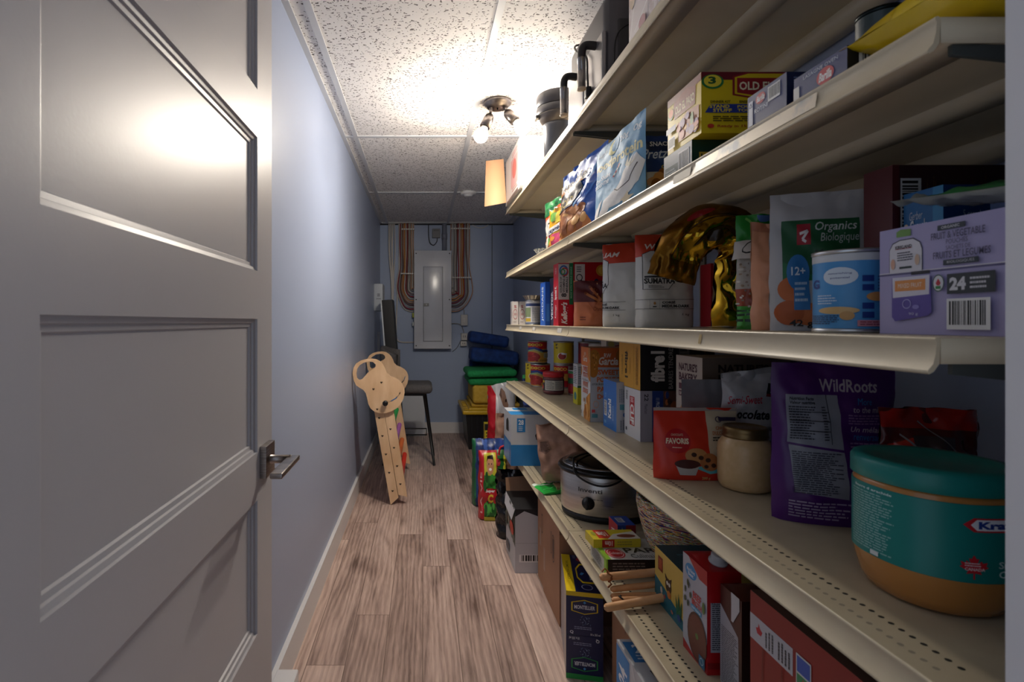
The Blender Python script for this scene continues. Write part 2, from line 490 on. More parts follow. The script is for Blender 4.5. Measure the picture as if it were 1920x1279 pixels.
def wall_mat(h, name):
    m = bpy.data.materials.new(name); m.use_nodes = True; N, L = nodes(m); b = N['Principled BSDF']
    b.inputs['Base Color'].default_value = lin(h); b.inputs['Roughness'].default_value = .38
    nz = N.new('ShaderNodeTexNoise'); nz.inputs['Scale'].default_value = 160; nz.inputs['Detail'].default_value = 3
    tc = N.new('ShaderNodeTexCoord'); L.new(tc.outputs['Object'], nz.inputs[0])
    bp = N.new('ShaderNodeBump'); bp.inputs['Strength'].default_value=.12; bp.inputs['Distance'].default_value=.001
    L.new(nz.outputs['Fac'], bp.inputs['Height']); L.new(bp.outputs[0], b.inputs['Normal'])
    return m
BLUE = wall_mat('9da9c3', 'blue_grey_paint')
BLUEB = wall_mat('9dadca', 'blue_grey_board')
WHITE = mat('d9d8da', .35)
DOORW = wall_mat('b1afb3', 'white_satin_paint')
mb = MB(); mb.box((XL-.1,YF0,0),(XL,YB+.1,ZC+.1), BLUE); struct(mb.build('wall_left'))
mb = MB(); mb.box((XR,YF0,0),(XR+.1,YB+.1,ZC+.1), BLUE); struct(mb.build('wall_right'))
mb = MB(); mb.box((XL,YB,0),(XR,YB+.1,ZC+.1), BLUEB)
sx = gx(922.5, YB); mb.box((sx-.004,YB-.002,.12),(sx+.004,YB,ZC-.02), mat('5d6470',.6))
mb.box((sx+.02,YB-.006,.12),(XR,YB,ZC-.02), BLUEB)
struct(mb.build('wall_back'))
# doorway wall with opening
OX0, OX1, OZ = -.40, .4476, 2.03
mb = MB(); mb.box((XL-.1,YF0,0),(OX0,YF1,ZC+.1), BLUE); mb.box((OX1+.02,YF0,0),(XR+.1,YF1,ZC+.1), BLUE); mb.box((OX0,YF0,OZ+.02),(OX1+.02,YF1,ZC+.1), BLUE)
struct(mb.build('wall_front'))
mb = MB(); mb.box((OX1,YF0-.01,0),(OX1+.02,YF1+.0,OZ+.02), WHITE); mb.box((OX0-.02,YF0-.01,OZ),(OX1+.02,YF1,OZ+.02), WHITE)
mb.box((OX1,YF0-.025,0),(OX1+.07,YF0-.0101,OZ+.07), WHITE)
struct(mb.build('trim_1'))
# baseboards
def bboard(name, x0,y0,x1,y1):
    mb = MB(); mb.box((x0,y0,0),(x1,y1,.108), WHITE); struct(mb.build(name))
bboard('baseboard_left', XL, .45, XL+.016, YB)
bboard('baseboard_back', XL+.016, YB-.016, XR, YB)
bboard('baseboard_right', XR-.016, YF1, XR, YB-.016)

# ceiling
def tile_mat():
    m = bpy.data.materials.new('acoustic_tile'); m.use_nodes = True; N, L = nodes(m); b = N['Principled BSDF']
    tc = N.new('ShaderNodeTexCoord'); mp = N.new('ShaderNodeMapping'); mp.inputs['Scale'].default_value = (1,1,1)
    L.new(tc.outputs['Object'], mp.inputs[0])
    # short fissures: voronoi cells distorted by noise
    nz = N.new('ShaderNodeTexNoise'); nz.inputs['Scale'].default_value = 40; nz.inputs['Detail'].default_value = 2
    L.new(mp.outputs[0], nz.inputs[0])
    ad = N.new('ShaderNodeVectorMath'); ad.operation='MULTIPLY_ADD'; ad.inputs[1].default_value=(.045,.02,.0)
    L.new(nz.outputs['Color'], ad.inputs[0]); L.new(mp.outputs[0], ad.inputs[2])
    vo = N.new('ShaderNodeTexVoronoi'); vo.inputs['Scale'].default_value = 92; vo.inputs['Randomness'].default_value = 1
    L.new(ad.outputs[0], vo.inputs[0])
    r = N.new('ShaderNodeValToRGB'); r.color_ramp.elements[0].position=.25; r.color_ramp.elements[1].position=.37
    r.color_ramp.elements[0].color=lin('5f5856'); r.color_ramp.elements[1].color=lin('e9e6e4')
    n3 = N.new('ShaderNodeTexNoise'); n3.inputs['Scale'].default_value=70; L.new(mp.outputs[0], n3.inputs[0])
    s_ = N.new('ShaderNodeMath'); s_.operation='MULTIPLY_ADD'; s_.inputs[1].default_value=.5; s_.inputs[2].default_value=-.22
    L.new(n3.outputs['Fac'], s_.inputs[0])
    a2 = N.new('ShaderNodeMath'); a2.operation='ADD'; L.new(vo.outputs['Distance'], a2.inputs[0]); L.new(s_.outputs[0], a2.inputs[1])
    L.new(a2.outputs[0], r.inputs[0]); L.new(r.outputs[0], b.inputs['Base Color'])
    bp = N.new('ShaderNodeBump'); bp.inputs['Strength'].default_value=.5; bp.inputs['Distance'].default_value=.002
    L.new(r.outputs[0], bp.inputs['Height']); L.new(bp.outputs[0], b.inputs['Normal'])
    b.inputs['Roughness'].default_value=.8
    return m
mb = MB(); mb.box((XL,YF1,ZC),(XR,YB,ZC+.03), tile_mat()); ceil = struct(mb.build('ceiling'))
GRID = mat('c6c8cc', .35)
mb = MB()
xa, xb = -.364, .2446
def tee(a, b):
    mb.box(a, b, GRID)
for x in (xa, xb, xb+.6086): 
    tee((x-.012,YF1,ZC-.006),(x+.012,YB,ZC+.001))
for y in (2.80-2.41+.01, 2.80-1.205, 2.80, 4.007, 5.21): tee((XL,y-.012,ZC-.0055),(XR,y+.012,ZC+.001))
for (x0,x1) in ((XL,XL+.022),(XR-.022,XR)): mb.box((x0,YF1,ZC-.007),(x1,YB,ZC+.001), GRID)
mb.box((XL,YB-.05,ZC-.007),(XR,YB,ZC+.001), GRID)
mb.build('ceiling_grid', parent=ceil)
mb = MB(); mb.box((XL,YB-.012,ZC-.016),(XR,YB-.001,ZC-.007), mat('101114',.8)); struct(mb.build('gap_shade_strip'))  # black bar paints the shaded gap between ceiling edge and back wall

# ---------------------------------------------------------------- door (opens into the room along the left)
DX, DY0, DY1 = -.354, .40, 1.213
door = struct(bpy.data.objects.new('door_1', None)); COL.objects.link(door); door.location=(DX,DY0,0)
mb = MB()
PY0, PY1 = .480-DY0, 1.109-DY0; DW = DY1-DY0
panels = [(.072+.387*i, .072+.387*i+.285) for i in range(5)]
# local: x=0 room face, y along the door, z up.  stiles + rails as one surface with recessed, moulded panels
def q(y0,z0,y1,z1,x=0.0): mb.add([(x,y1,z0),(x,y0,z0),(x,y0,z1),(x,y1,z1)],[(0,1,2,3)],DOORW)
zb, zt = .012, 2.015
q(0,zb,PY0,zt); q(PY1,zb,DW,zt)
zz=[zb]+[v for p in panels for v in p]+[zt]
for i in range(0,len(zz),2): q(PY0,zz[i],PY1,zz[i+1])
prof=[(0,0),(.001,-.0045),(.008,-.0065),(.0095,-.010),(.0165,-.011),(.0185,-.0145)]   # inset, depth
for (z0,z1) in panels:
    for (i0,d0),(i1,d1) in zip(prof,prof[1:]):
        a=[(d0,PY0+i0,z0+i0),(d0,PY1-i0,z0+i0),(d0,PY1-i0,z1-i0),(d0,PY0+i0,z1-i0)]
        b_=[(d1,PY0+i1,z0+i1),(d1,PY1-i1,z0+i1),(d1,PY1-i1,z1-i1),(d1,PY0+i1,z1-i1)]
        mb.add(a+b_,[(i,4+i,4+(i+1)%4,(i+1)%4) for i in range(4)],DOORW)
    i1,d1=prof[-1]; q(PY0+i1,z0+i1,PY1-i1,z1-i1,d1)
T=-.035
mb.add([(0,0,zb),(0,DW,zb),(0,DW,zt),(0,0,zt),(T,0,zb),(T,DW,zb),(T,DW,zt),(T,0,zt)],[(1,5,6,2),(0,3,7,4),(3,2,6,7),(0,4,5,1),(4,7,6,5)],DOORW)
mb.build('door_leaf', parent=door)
NICK = noisy('8c8480','b0a8a2',40,.28,1.0,stretch=(1,1,12))
hz = .8195
mb = MB()
mb.rbox((.0,1.124-DY0,hz-.035),(.014,1.190-DY0,hz+.035),.0015,NICK)
mb.build('handle_rose', parent=door)
mb = MB(); hy=1.157-DY0
mb.tube([(.012,hy,hz),(.058,hy,hz)],.0095,NICK,16)
mb.rbox((.050,1.025-DY0,hz-.006),(.076,1.172-DY0,hz+.006),.0035,NICK)
mb.build('door_handle', parent=door)
mb = MB(); 
for z in (.25,1.0,1.8): mb.tube([(.004,-.004,z-.045),(.004,-.004,z+.045)],.006,NICK,10)
mb.build('hinges', parent=door)

# door stop on the baseboard
mb = MB(); mb.rbox((XL+.016,1.30,.055),(-.362,1.508,.118),.004,WHITE)
st = mb.build('door_stop'); tag(st,'white boxy door stop fixed to the left baseboard by the open door','door stop')
mb = MB(); mb.tube([(-.362,1.40,.085),(-.345,1.40,.085)],.014,mat('e6e4e2',.5),16); mb.build('rubber_bumper',parent=st)

# ---------------------------------------------------------------- ceiling light
SN = noisy('6e6662','857c77',60,.35,1.0)
lx, ly = gx(933,2.36), 2.36
lt = thing('ceiling_spotlight','brushed nickel ceiling spotlight with two lit bulbs','ceiling light',(lx,ly,ZC))
mb = MB(); mb.lathe([(.0,-.001),(.062,-.001),(.064,-.008),(.060,-.016),(.050,-.022),(.047,-.028),(.0,-.030)][::-1],SN,40); 
mb.lathe([(.0,-.038),(.004,-.037),(.0045,-.029),(0,-.029)],mat('303030',.3,1),10)
mb.build('canopy',parent=lt)
def spot(px0, ps, pb):
    # arm top (local), socket base, bulb centre
    a=Vector(px0); b=Vector(ps); c=Vector(pb); d=(c-b).normalized()
    mb=MB(); mb.tube([a,b],.0065,SN,10); mb.build('arm',parent=lt)
    R=d.to_track_quat('Z','Y').to_matrix().to_4x4(); R.translation=b
    mb=MB(); mb.lathe([(0,-.008),(.012,-.006),(.020,.004),(.023,.018),(.0235,.062),(.021,.062),(.02,.03),(0,.03)],SN,24,M=R); s_=mb.build('socket',parent=lt)
    mb=MB(); mb.lathe([(.014,.058),(.017,.07),(.028,.088),(.032,.104)],mat('e8e4dc',.4),20,M=R); mb.lathe([(.032,.104),(.029,.122),(.018,.134),(.0,.138)],mat('fff4e4',.5,emit=BULB),14,M=R); mb.build('bulb',parent=s_)
spot((-.030,0,-.026),(gx(919,ly)-lx,0,gz(217,ly)-ZC),(gx(903,ly)-lx,-.015,gz(252,ly)-ZC))
spot((.030,0,-.026),(gx(950,ly)-lx,0,gz(210,ly)-ZC),(gx(974,ly)-lx,-.02,gz(240,ly)-ZC))

# smoke detector
y=4.0; mb=MB(); mb.lathe([(0,-.036),(.026,-.036),(.032,-.030),(.034,-.022),(.056,-.020),(.060,-.012),(.060,0)],mat('dcdcdc',.4),36)
o=mb.build('smoke_detector',loc=(gx(878,y),y,ZC-.0005)); tag(o,'round white smoke detector on the ceiling tiles','smoke detector')

# ================================================================ SHELVING
SZ = [1.770, 1.407, 1.109, .786, .440]
SNAME = ['topmost','second from the top','middle, at eye level','second from the floor','lowest']
SF, SEC = .48, [(.482,1.700),(1.704,2.98)]
BEIGE = noisy('c0b296','cabda2',8,.38,0,lo=.3,hi=.7)
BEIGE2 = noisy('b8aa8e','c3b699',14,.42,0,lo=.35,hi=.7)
RUB = noisy('c3b9a7','8a8f96',22,.35,.3,lo=.52,hi=.62)
DARKM = mat('4e5350',.5,.3)
HOLE_SHADE = mat('17140f',.8); DIMP_SHADE = mat('948a78',.6)  # shade of holes, slots and dimples painted as flat darker marks
for si,(z,nm) in enumerate(zip(SZ,SNAME)):
    for ki,(y0,y1) in enumerate(SEC):
        sh = thing('metal_shelf', f"beige steel shelf, {nm}, {'near' if ki==0 else 'far'} half of the run",'shelf',(SF,y0,z), 0, 'steel shelves on the right wall')
        L_ = y1-y0; D=.425
        mb = MB()
        # deck: pan with folded edges
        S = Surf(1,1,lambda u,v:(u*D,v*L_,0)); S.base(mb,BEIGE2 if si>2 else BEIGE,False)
        ps=[[],[]]
        n=int((L_-.04)/.0127)
        for r_i,xx in enumerate((.020,.0445)):
            for i in range(n):
                yy=.025+i*.0127
                ps[r_i].append([((xx+.0031*math.cos(a*PI/4))/D,(yy+.0031*math.sin(a*PI/4))/L_) for a in range(8)])
        S.put(mb,ps[1],HOLE_SHADE,.0002); S.put(mb,ps[0],HOLE_SHADE if si==4 else DIMP_SHADE,.0002)
        mb.box((0,0,-.024),(D,.0012,-.0002),BEIGE); mb.box((0,L_-.0012,-.024),(D,L_,-.0002),BEIGE)
        mb.add([(0,0,-.0015),(D,0,-.0015),(D,L_,-.0015),(0,L_,-.0015)],[(0,3,2,1)],BEIGE)
        mb.extrude([(.0,0),(.0,-.024),(.040,-.024),(.040,-.019),(.058,-.019),(.058,-.0015)],.0012,L_-.0012,BEIGE)
        mb.extrude([(.19,-.0015),(.195,-.014),(.235,-.014),(.24,-.0015)],.02,L_-.02,BEIGE)
        mb.extrude([(D-.045,-.0015),(D-.045,-.034),(D-.003,-.034),(D-.003,-.0015)],.0012,L_-.0012,BEIGE)
        mb.build('deck',parent=sh)
        mb = MB()
        P=[(0,0),(-.002,.0012),(-.0045,.0006),(-.0050,-.0015),(-.0035,-.004),(-.0042,-.014),(-.0068,-.024),(-.0110,-.0292),(-.0125,-.0318),(-.0105,-.0335),(-.006,-.031),(-.001,-.024)]
        mb.extrude(P,.0008,L_-.0008,BEIGE if si!=1 or ki else BEIGE,False,True)
        fl=[(x+.0016,zq-.0003) for x,zq in P]; 
        mb.add([(x,.0008,zq) for x,zq in P]+[(0,.0008,-.004)],[tuple(range(len(P)+1))],BEIGE); mb.add([(x,L_-.0008,zq) for x,zq in P]+[(0,L_-.0008,-.004)],[tuple(range(len(P)+1))],BEIGE)
        # labels and scuffs on the channel
        tags=[]
        if si==2 and ki==1: tags=[(1048,1056,'d8d2c6'),(1001,1006,'cfc9bd'),(976,980,'cfc9bd')]
        if si==2 and ki==0: tags=[(1316,1321,'b39b6a')]
        if si==1 and ki==0: tags=[(1268,1301,'cfc6b4')]
        for (a,b_,c) in tags:
            ya=SF*F/(b_-CX)-y0; yb=SF*F/(a-CX)-y0
            mb.add([(-.0046,ya,-.006),(-.0046,yb,-.006),(-.0068,yb,-.022),(-.0068,ya,-.022)],[(0,1,2,3),(3,2,1,0)],mat(c,.6))
        if si==1 and ki==0:
            ya=SF*F/(1540-CX)-y0; yb=SF*F/(1310-CX)-y0
            mb.add([(-.0048,ya,-.005),(-.0048,yb,-.005),(-.0072,yb,-.023),(-.0072,ya,-.023)],[(0,1,2,3)],RUB)
        mb.build('price_channel',parent=sh)
        for yy in (.002,L_-.006):
            mb = MB(); mb.add([(.012,yy,-.0245),(D,yy,-.0245),(D,yy,-.075),(D-.03,yy,-.075),(.012,yy,-.034),
                               (.012,yy+.004,-.0245),(D,yy+.004,-.0245),(D,yy+.004,-.075),(D-.03,yy+.004,-.075),(.012,yy+.004,-.034)],
                              [(0,4,3,2,1),(5,6,7,8,9),(0,1,6,5),(1,2,7,6),(2,3,8,7),(3,4,9,8),(4,0,5,9)],DARKM)
            mb.build('bracket',parent=sh)
for i,(yy,w_) in enumerate(((.486,'near the doorway'),(1.690,'halfway along the shelves'),(2.962,'at the far end of the shelves'))):
    mb = MB(); mb.box((.9055,yy-.015,.02),(XR,yy+.015,2.10),mat('8d8573',.5))
    for k in range(80): mb.box((.9050,yy-.003,.05+k*.0254),(.9056,yy+.003,.062+k*.0254),HOLE_SHADE)
    tag(mb.build('shelf_upright'),f'slotted beige steel upright on the right wall {w_}','shelf upright','slotted shelf uprights')

# ================================================================ BACK WALL
WY = YB
zc = lambda v: CAM_Z-((v/4.264+380)-CY)*5.2/F        # heights read off the back wall
xc = lambda u: ((u/4.264+640)-CX)*5.2/F
# breaker panel
px0,px1,pz0,pz1 = xc(582),xc(880),zc(1168),zc(384)
PNL = mat('ced2db',.18)
pn = thing('breaker_panel','tall grey electrical breaker panel on the back wall','electrical panel',(px0,WY,pz0))
W_,H_ = px1-px0, pz1-pz0
mb=MB(); mb.box((.012,-.085,.012),(W_-.012,0,H_-.012),mat('8f939c',.4)); mb.build('enclosure',parent=pn)
mb=MB(); mb.rbox((0,-.095,0),(W_,-.085,H_),.003,PNL); mb.build('cover',parent=pn)
dx0,dx1,dz0,dz1 = xc(660)-px0, xc(806)-px0, zc(1105)-pz0, zc(518)-pz0
mb=MB(); mb.rbox((dx0-.008,-.098,dz0-.008),(dx1+.008,-.095,dz1+.008),.002,mat('9da1aa',.25)); mb.rbox((dx0,-.102,dz0),(dx1,-.0975,dz1),.002,PNL); dd=mb.build('panel_door',parent=pn)
mb=MB(); mb.rbox((dx0-.004,-.106,dz0+.345),(dx0+.05,-.101,dz0+.375),.002,mat('8a8a86',.35)); mb.box((dx0+.022,-.108,dz0+.352),(dx0+.03,-.105,dz0+.368),mat('c8c8c8',.3)); mb.build('latch',parent=dd)
for z_ in (.03,H_*.5,H_-.03):
    for x_ in (.02,W_-.02):
        mb=MB(); mb.lathe([(0,0),(.006,0),(.006,.004),(0,.005)],mat('30343a',.4,.6),10,M=Matrix.Translation((x_,-.094,z_))@Matrix.Rotation(PI/2,4,'X')); mb.build('screw',parent=pn)
# cables
WHI,RED,ORG,BRN,TAN,BLKc,GRY = 'cfcac4','8e1f2c','c07c22','6d4a3c','b38a70','24262c','8d8c8a'
def cable(pts, r, c, label, group):
    o=MB().tube(pts,r,mat(c,.45),8).build('electrical_cable'); return tag(o,label,'cable',group)
ztop=ZC-.008
def smooth_path(P,n=6):
    out=[]
    for i in range(len(P)-1):
        p0=P[max(i-1,0)];p1=P[i];p2=P[i+1];p3=P[min(i+2,len(P)-1)]
        for k in range(n):
            t=k/n
            out.append(tuple(.5*((2*b)+(c-a)*t+(2*a-5*b+4*c-d)*t*t+(-a+3*b-3*c+d)*t**3) for a,b,c,d in zip(p0,p1,p2,p3)))
    out.append(P[-1]); return out
rc=random.Random(4)
CN={WHI:'white',RED:'dark red',ORG:'orange',BRN:'brown',TAN:'tan',GRY:'grey'}
ORD=['leftmost','second','third','fourth','fifth','sixth','seventh','eighth','ninth','tenth','eleventh','twelfth','thirteenth','rightmost']
def nth(i): return ORD[i]+('' if i in (0,13) else ' from the left')
colsL=[WHI,RED,GRY,BRN,TAN,ORG,WHI,RED,BRN,WHI,GRY,TAN,WHI,TAN]
n=14
for i in range(n):
    u=462+i*(578-462)/(n-1); t=i/(n-1)
    vb = 872-t*215          # height where it enters the panel (zoom px)
    depth = .02+.018*(i%3)
    x=xc(u); j=rc.uniform(-.006,.006)
    yb=WY-depth
    P=[(x,yb,ztop),(x+j,yb,zc(330)),(x-j,yb,zc(500)),(xc(u-(1-t)*14),yb,zc(600)),(xc(u-(1-t)*20),yb,zc(700)+.02*t),(xc(u+(578-u)*.22),yb,zc(vb-45*(1-t))),(xc(u+(580-u)*.62)+.004,yb,zc(vb-6)),(px0+.02,yb,zc(vb-8))]
    cable(smooth_path(P,5),.0058,colsL[i%len(colsL)],f'{CN[colsL[i]]} cable, {nth(i)}, in the bundle left of the panel','cables on the left of the panel')
colsR=[TAN,WHI,GRY,WHI,BRN,RED,WHI,ORG,ORG,RED,GRY,BRN,WHI,TAN]
for i in range(n):
    u=880+i*(1026-880)/(n-1); t=i/(n-1)
    vb=655+t*215; depth=.02+.018*(i%3); x=xc(u); j=rc.uniform(-.006,.006); yb=WY-depth
    k=(22 if i==n-1 else 8)*t
    P=[(x,yb,ztop),(x+j,yb,zc(330)),(x-j,yb,zc(500)),(xc(u+k),yb,zc(640)),(xc(u+k),yb,zc(730)),(xc(u-(u-880)*.2),yb,zc(vb-50*t)),(xc(u-(u-880)*.62),yb,zc(vb-5)),(px1-.02,yb,zc(vb-3))]
    cable(smooth_path(P,5),.0058,colsR[i%len(colsR)],f'{CN[colsR[i]]} cable, {nth(i)}, in the bundle right of the panel','cables on the right of the panel')
for i in range(5):
    u=378+i*11
    P=[(xc(u),WY-.03,ztop),(xc(u+rc.uniform(-6,6)),WY-.03,zc(380)),(xc(u*.6+.4*412),WY-.03,zc(560)),(xc(u*.4+.6*412),WY-.03,zc(660)),(xc(400+i*3),WY-.03,zc(785)),(xc(396+i*2),WY-.03,zc(980))]
    cable(smooth_path(P),.005,WHI,f'white cable, {ORD[i] if i in (0,) else (ORD[i]+" from the left" if i<4 else "rightmost")}, in the loose bunch by the left corner','white cables by the left corner')
P=[(xc(458),WY-.012,ztop),(xc(458),WY-.012,zc(560)),(xc(445),WY-.012,zc(740)),(xc(436),WY-.012,zc(1000)),(xc(440),WY-.012,zc(1085)),(xc(475),WY-.012,zc(1117)),(px0+.02,WY-.012,zc(1117))]
cable(smooth_path(P),.006,'d6d0c8','long white cable looping below the others into the lower left of the panel',None)
P=[(xc(1045),WY-.008,ztop),(xc(1090),WY-.008,zc(187)),(xc(1140),WY-.008,zc(190)),(xc(1190),WY-.008,ztop)]
cable(smooth_path(P),.004,'d6d0c8','white cable sagging just below the ceiling right of the conduit',None)
# strap rows
for (u0,u1,v,w) in ((478,582,210,'upper strap row on the left cables'),(472,578,566,'lower strap row on the left cables'),(876,1030,205,'upper strap row on the right cables'),(884,1038,598,'lower strap row on the right cables')):
    mb=MB(); mb.box((xc(u0),WY-.068,zc(v)-.004),(xc(u1),WY-.062,zc(v)+.004),mat('c6c4be',.5))
    k=u0+6
    while k<u1: mb.rbox((xc(k),WY-.072,zc(v)-.008),(xc(k)+.012,WY-.060,zc(v)+.008),.003,mat('dcdad6',.5)); k+=17
    for uu in (u0,u1): mb.box((xc(uu)-.003,WY-.066,zc(v)-.003),(xc(uu)+.003,WY,zc(v)+.003),mat('c6c4be',.5))
    tag(mb.build('cable_strap'),f'white plastic {w}','cable strap','cable strap rows')
# conduit
mb=MB(); mb.tube([(xc(826),WY-.035,ztop),(xc(826),WY-.035,pz1-.01)],.024,mat('7d8291',.45),20); mb.tube([(xc(826),WY-.035,zc(290)),(xc(826),WY-.035,zc(240))],.028,mat('7d8291',.45),20)
tag(mb.build('conduit'),'thick grey conduit pipe rising from the panel to the ceiling','pipe')
mb=MB(); mb.rbox((xc(728),WY-.04,zc(275)),(xc(792),WY-.001,zc(202)),.004,mat('7f7f82',.5)); mb.box((xc(738),WY-.0415,zc(222)),(xc(780),WY-.040,zc(210)),mat('6c6c70',.5))
b=mb.build('junction_box'); tag(b,'small grey junction box with a looping wire above the panel','junction box')
P=[(xc(768),WY-.02,zc(276)),(xc(764),WY-.02,zc(305)),(xc(740),WY-.02,zc(332)),(xc(712),WY-.02,zc(318)),(xc(700),WY-.02,zc(270)),(xc(697),WY-.02,ztop-.01)]
mb=MB(); mb.tube(smooth_path(P),.004,mat('2c2f35',.5),8); mb.build('wire',parent=b)
# outlets
def outlet(u0,v0,u1,v1,lab,kind):
    t=thing('wall_outlet',lab,'outlet',(xc(u0),WY,zc(v1)),group=None); w=xc(u1)-xc(u0); h=zc(v0)-zc(v1)
    mb=MB(); mb.rbox((0,-.045,0),(w,0,h),.004,mat('a9a7a4',.45)); mb.build('back_box',parent=t)
    mb=MB(); mb.rbox((.002,-.050,.002),(w-.002,-.0455,h-.002),.002,mat('c4c2be',.4)); p_=mb.build('cover_plate',parent=t)
    mb=MB()
    if kind=='switch': mb.rbox((w*.35,-.054,h*.3),(w*.65,-.0505,h*.7),.002,mat('d2d0cc',.4)); mb.build('switch',parent=p_)
    else:
        for k in (.35,.65): mb.box((w*k-.002,-.0512,h*.4),(w*k+.002,-.0502,h*.7),mat('222222',.6))
        mb.build('socket_slots',parent=p_)
outlet(958,895,1013,985,'upper grey switch box on the back wall right of the panel','switch')
outlet(960,1045,1010,1103,'grey outlet box on the back wall below the switch box','socket')
outlet(955,1108,1006,1150,'lowest small outlet box on the back wall right of the panel','socket')
P=[(px1,WY-.015,zc(968)),(xc(930),WY-.015,zc(968)),(xc(965),WY-.015,zc(985)),(xc(984),WY-.015,zc(1040))]
cable(smooth_path(P),.004,GRY,'short grey cable from the panel to the outlet boxes',None)
P=[(xc(985),WY-.015,zc(893)),(xc(984),WY-.015,zc(860)),(xc(975),WY-.015,zc(845))]
cable(smooth_path(P),.004,GRY,'short grey cable above the switch box',None)
P=[(xc(958),WY-.01,zc(1105)),(xc(930),WY-.01,zc(1160)),(xc(890),WY-.01,zc(1195))]
cable(smooth_path(P),.0025,'4a4d55','thin dark wire trailing from the lowest outlet box',None)
# connectors left of panel
mb=MB(); mb.rbox((px0-.02,WY-.06,zc(920)),(px0+.012,WY-.02,zc(880)),.006,mat('a8b13a',.5)); tag(mb.build('cable_connector'),'yellow green connector on the left edge of the panel','connector')
mb=MB(); mb.rbox((px0-.02,WY-.06,zc(988)),(px0+.012,WY-.02,zc(955)),.006,mat('c4cccc',.5)); tag(mb.build('cable_connector'),'pale grey connector on the left edge of the panel, the lower one','connector')

# white box on the left wall
mb=MB(); mb.rbox((XL,4.62,gz(583,4.62)),(gx(717.5,4.62),4.86,gz(532,4.62)),.004,mat('b9c0c8',.4)); 
mb.box((gx(707,4.6),4.6185,gz(556,4.6)),(gx(712,4.6),4.62,gz(550,4.6)),mat('8c9098',.5)); mb.box((gx(705,4.6),4.6185,gz(561,4.6)),(gx(714,4.6),4.62,gz(559,4.6)),mat('8c9098',.5))
tag(mb.build('wall_box'),'white box mounted on the left wall near the back corner','wall box')
# leaning boards
def lean(name,label,cat,pts_b,pts_t,w,d,m,edge=None):
    b=Vector(pts_b); t=Vector(pts_t); dz=(t-b); L=dz.length; ux=dz.normalized()
    R=Matrix(((ux.z,0,ux.x),(0,1,0),(-ux.x,0,ux.z))).to_4x4(); R.translation=b
    mb=MB(); mb.rbox((0,0,0),(w,d,L),.003,m,M=R)
    o=mb.build(name); tag(o,label,cat)
    if edge:
        mb=MB(); mb.box((-.012,0,0),(-.0005,d,L),edge,M=R); mb.build('edge_trim',parent=o)
    return o
yy=4.42
lean('folded_tabletop','tall black board leaning in the left corner behind the stool','board',(gx(738,yy),yy,.01),(gx(714.6,yy)+.005,yy,gz(563,yy)),.092,.26,mat('15161a',.6),mat('c5cbd2',.4))
yy=4.80
mb=MB(); mb.box((gx(707.5,yy),yy,gz(860,yy)),(gx(712,yy),yy+.02,gz(622,yy)),mat('c8ccd2',.4)); tag(mb.build('thin_panel'),'thin white strip standing behind the black board in the left corner','board')
yy=5.12
mb=MB(); 
b_=lean('utility_board','pale grey blue panel leaning on the back wall behind the stool','board',(gx(752,yy),yy,.001),(gx(752,yy),yy+.09,gz(737,yy)),.24,.012,mat('d2d7e0',.4))

# ---------------------------------------------------------------- stool
FAB=noisy('4c4a4c','605d5e',180,.9,bump=.3); BLK=mat('131316',.45)
stx,sty=gx(772,4.2),4.20
stl=thing('counter_stool','grey upholstered counter stool with black legs in the left back corner','stool',(stx,sty,0))
mb=MB(); mb.rbox((-.21,-.17,.565),(.165,.20,.635),.034,FAB); mb.build('seat',parent=stl)
# curved backrest on the wall side
vs=[];fs=[]
nb=10
for k in range(nb+1):
    a=PI*(.62+ .76*k/nb)
    for (r,zz_) in ((.225,.66),(.225,.93-.10*abs(k/nb-.4)),(.195,.93-.10*abs(k/nb-.4)),(.195,.66)): vs.append((-.03+r*math.cos(a)*1.0,.02+r*math.sin(a)*.95,zz_))
for k in range(nb):
    for j in range(4): fs.append((k*4+j,k*4+(j+1)%4,(k+1)*4+(j+1)%4,(k+1)*4+j))
fs+= [(0,1,2,3),(nb*4+3,nb*4+2,nb*4+1,nb*4)]
MB().add(vs,fs,FAB,True).build('backrest',parent=stl)
for (sx_,sy_) in ((-1,-1),(1,-1),(1,1),(-1,1)):
    MB().tube([(sx_*.10,sy_*.10+.02,.57),(sx_*.20-.02,sy_*.15+.02,.002)],[.016,.010],BLK,10).build('leg',parent=stl)
f1=[(-.155,-.10,.235),(.12,-.10,.235),(.12,.14,.235),(-.155,.14,.235),(-.155,-.10,.235)]
MB().tube(f1,.005,BLK,8,M=Matrix.Translation((0,0,0))).build('footrest',parent=stl)
mb=MB(); mb.box((-.12,-.12,.545),(.10,.14,.565),BLK); mb.build('seat_frame',parent=stl)

# ---------------------------------------------------------------- wooden climbing frame, folded and leaning on the left wall
WOOD=noisy('d6ae84','e8c6a0',6,.5,stretch=(3,3,1),lo=.3,hi=.7); EDGE=mat('e0bd94',.5)
fy0,fy1=3.18,3.96
def zp(u,v): return (((u/3.76+640)-CX)*fy0/F, CAM_Z-((v/3.76+620)-CY)*fy0/F)
cf=thing('climbing_frame','folded wooden toddler climbing frame with coloured rungs leaning on the left wall','climbing frame',(0,fy0,0))
outer=[(80,300),(86,262),(104,232),(135,212),(175,201),(215,198),(248,203),(276,220),(298,245),(312,272),(322,300),(345,322),(380,335),(410,352),(433,378),(444,408),(446,440),(438,480),(418,518),(390,548),(352,570),(310,582),(268,582),(232,570),(206,548),(190,515),(182,475),(172,440),(155,418),(130,404),(104,385),(88,350)]
hole=[(105,305),(110,272),(128,245),(158,226),(192,218),(222,221),(240,236),(243,256),(230,270),(205,282),(185,298),(165,322),(145,343),(125,349),(110,335)]
slot=[(318,498),(352,492),(382,474),(404,447),(418,414),(423,418),(411,452),(388,481),(356,500),(321,508)]
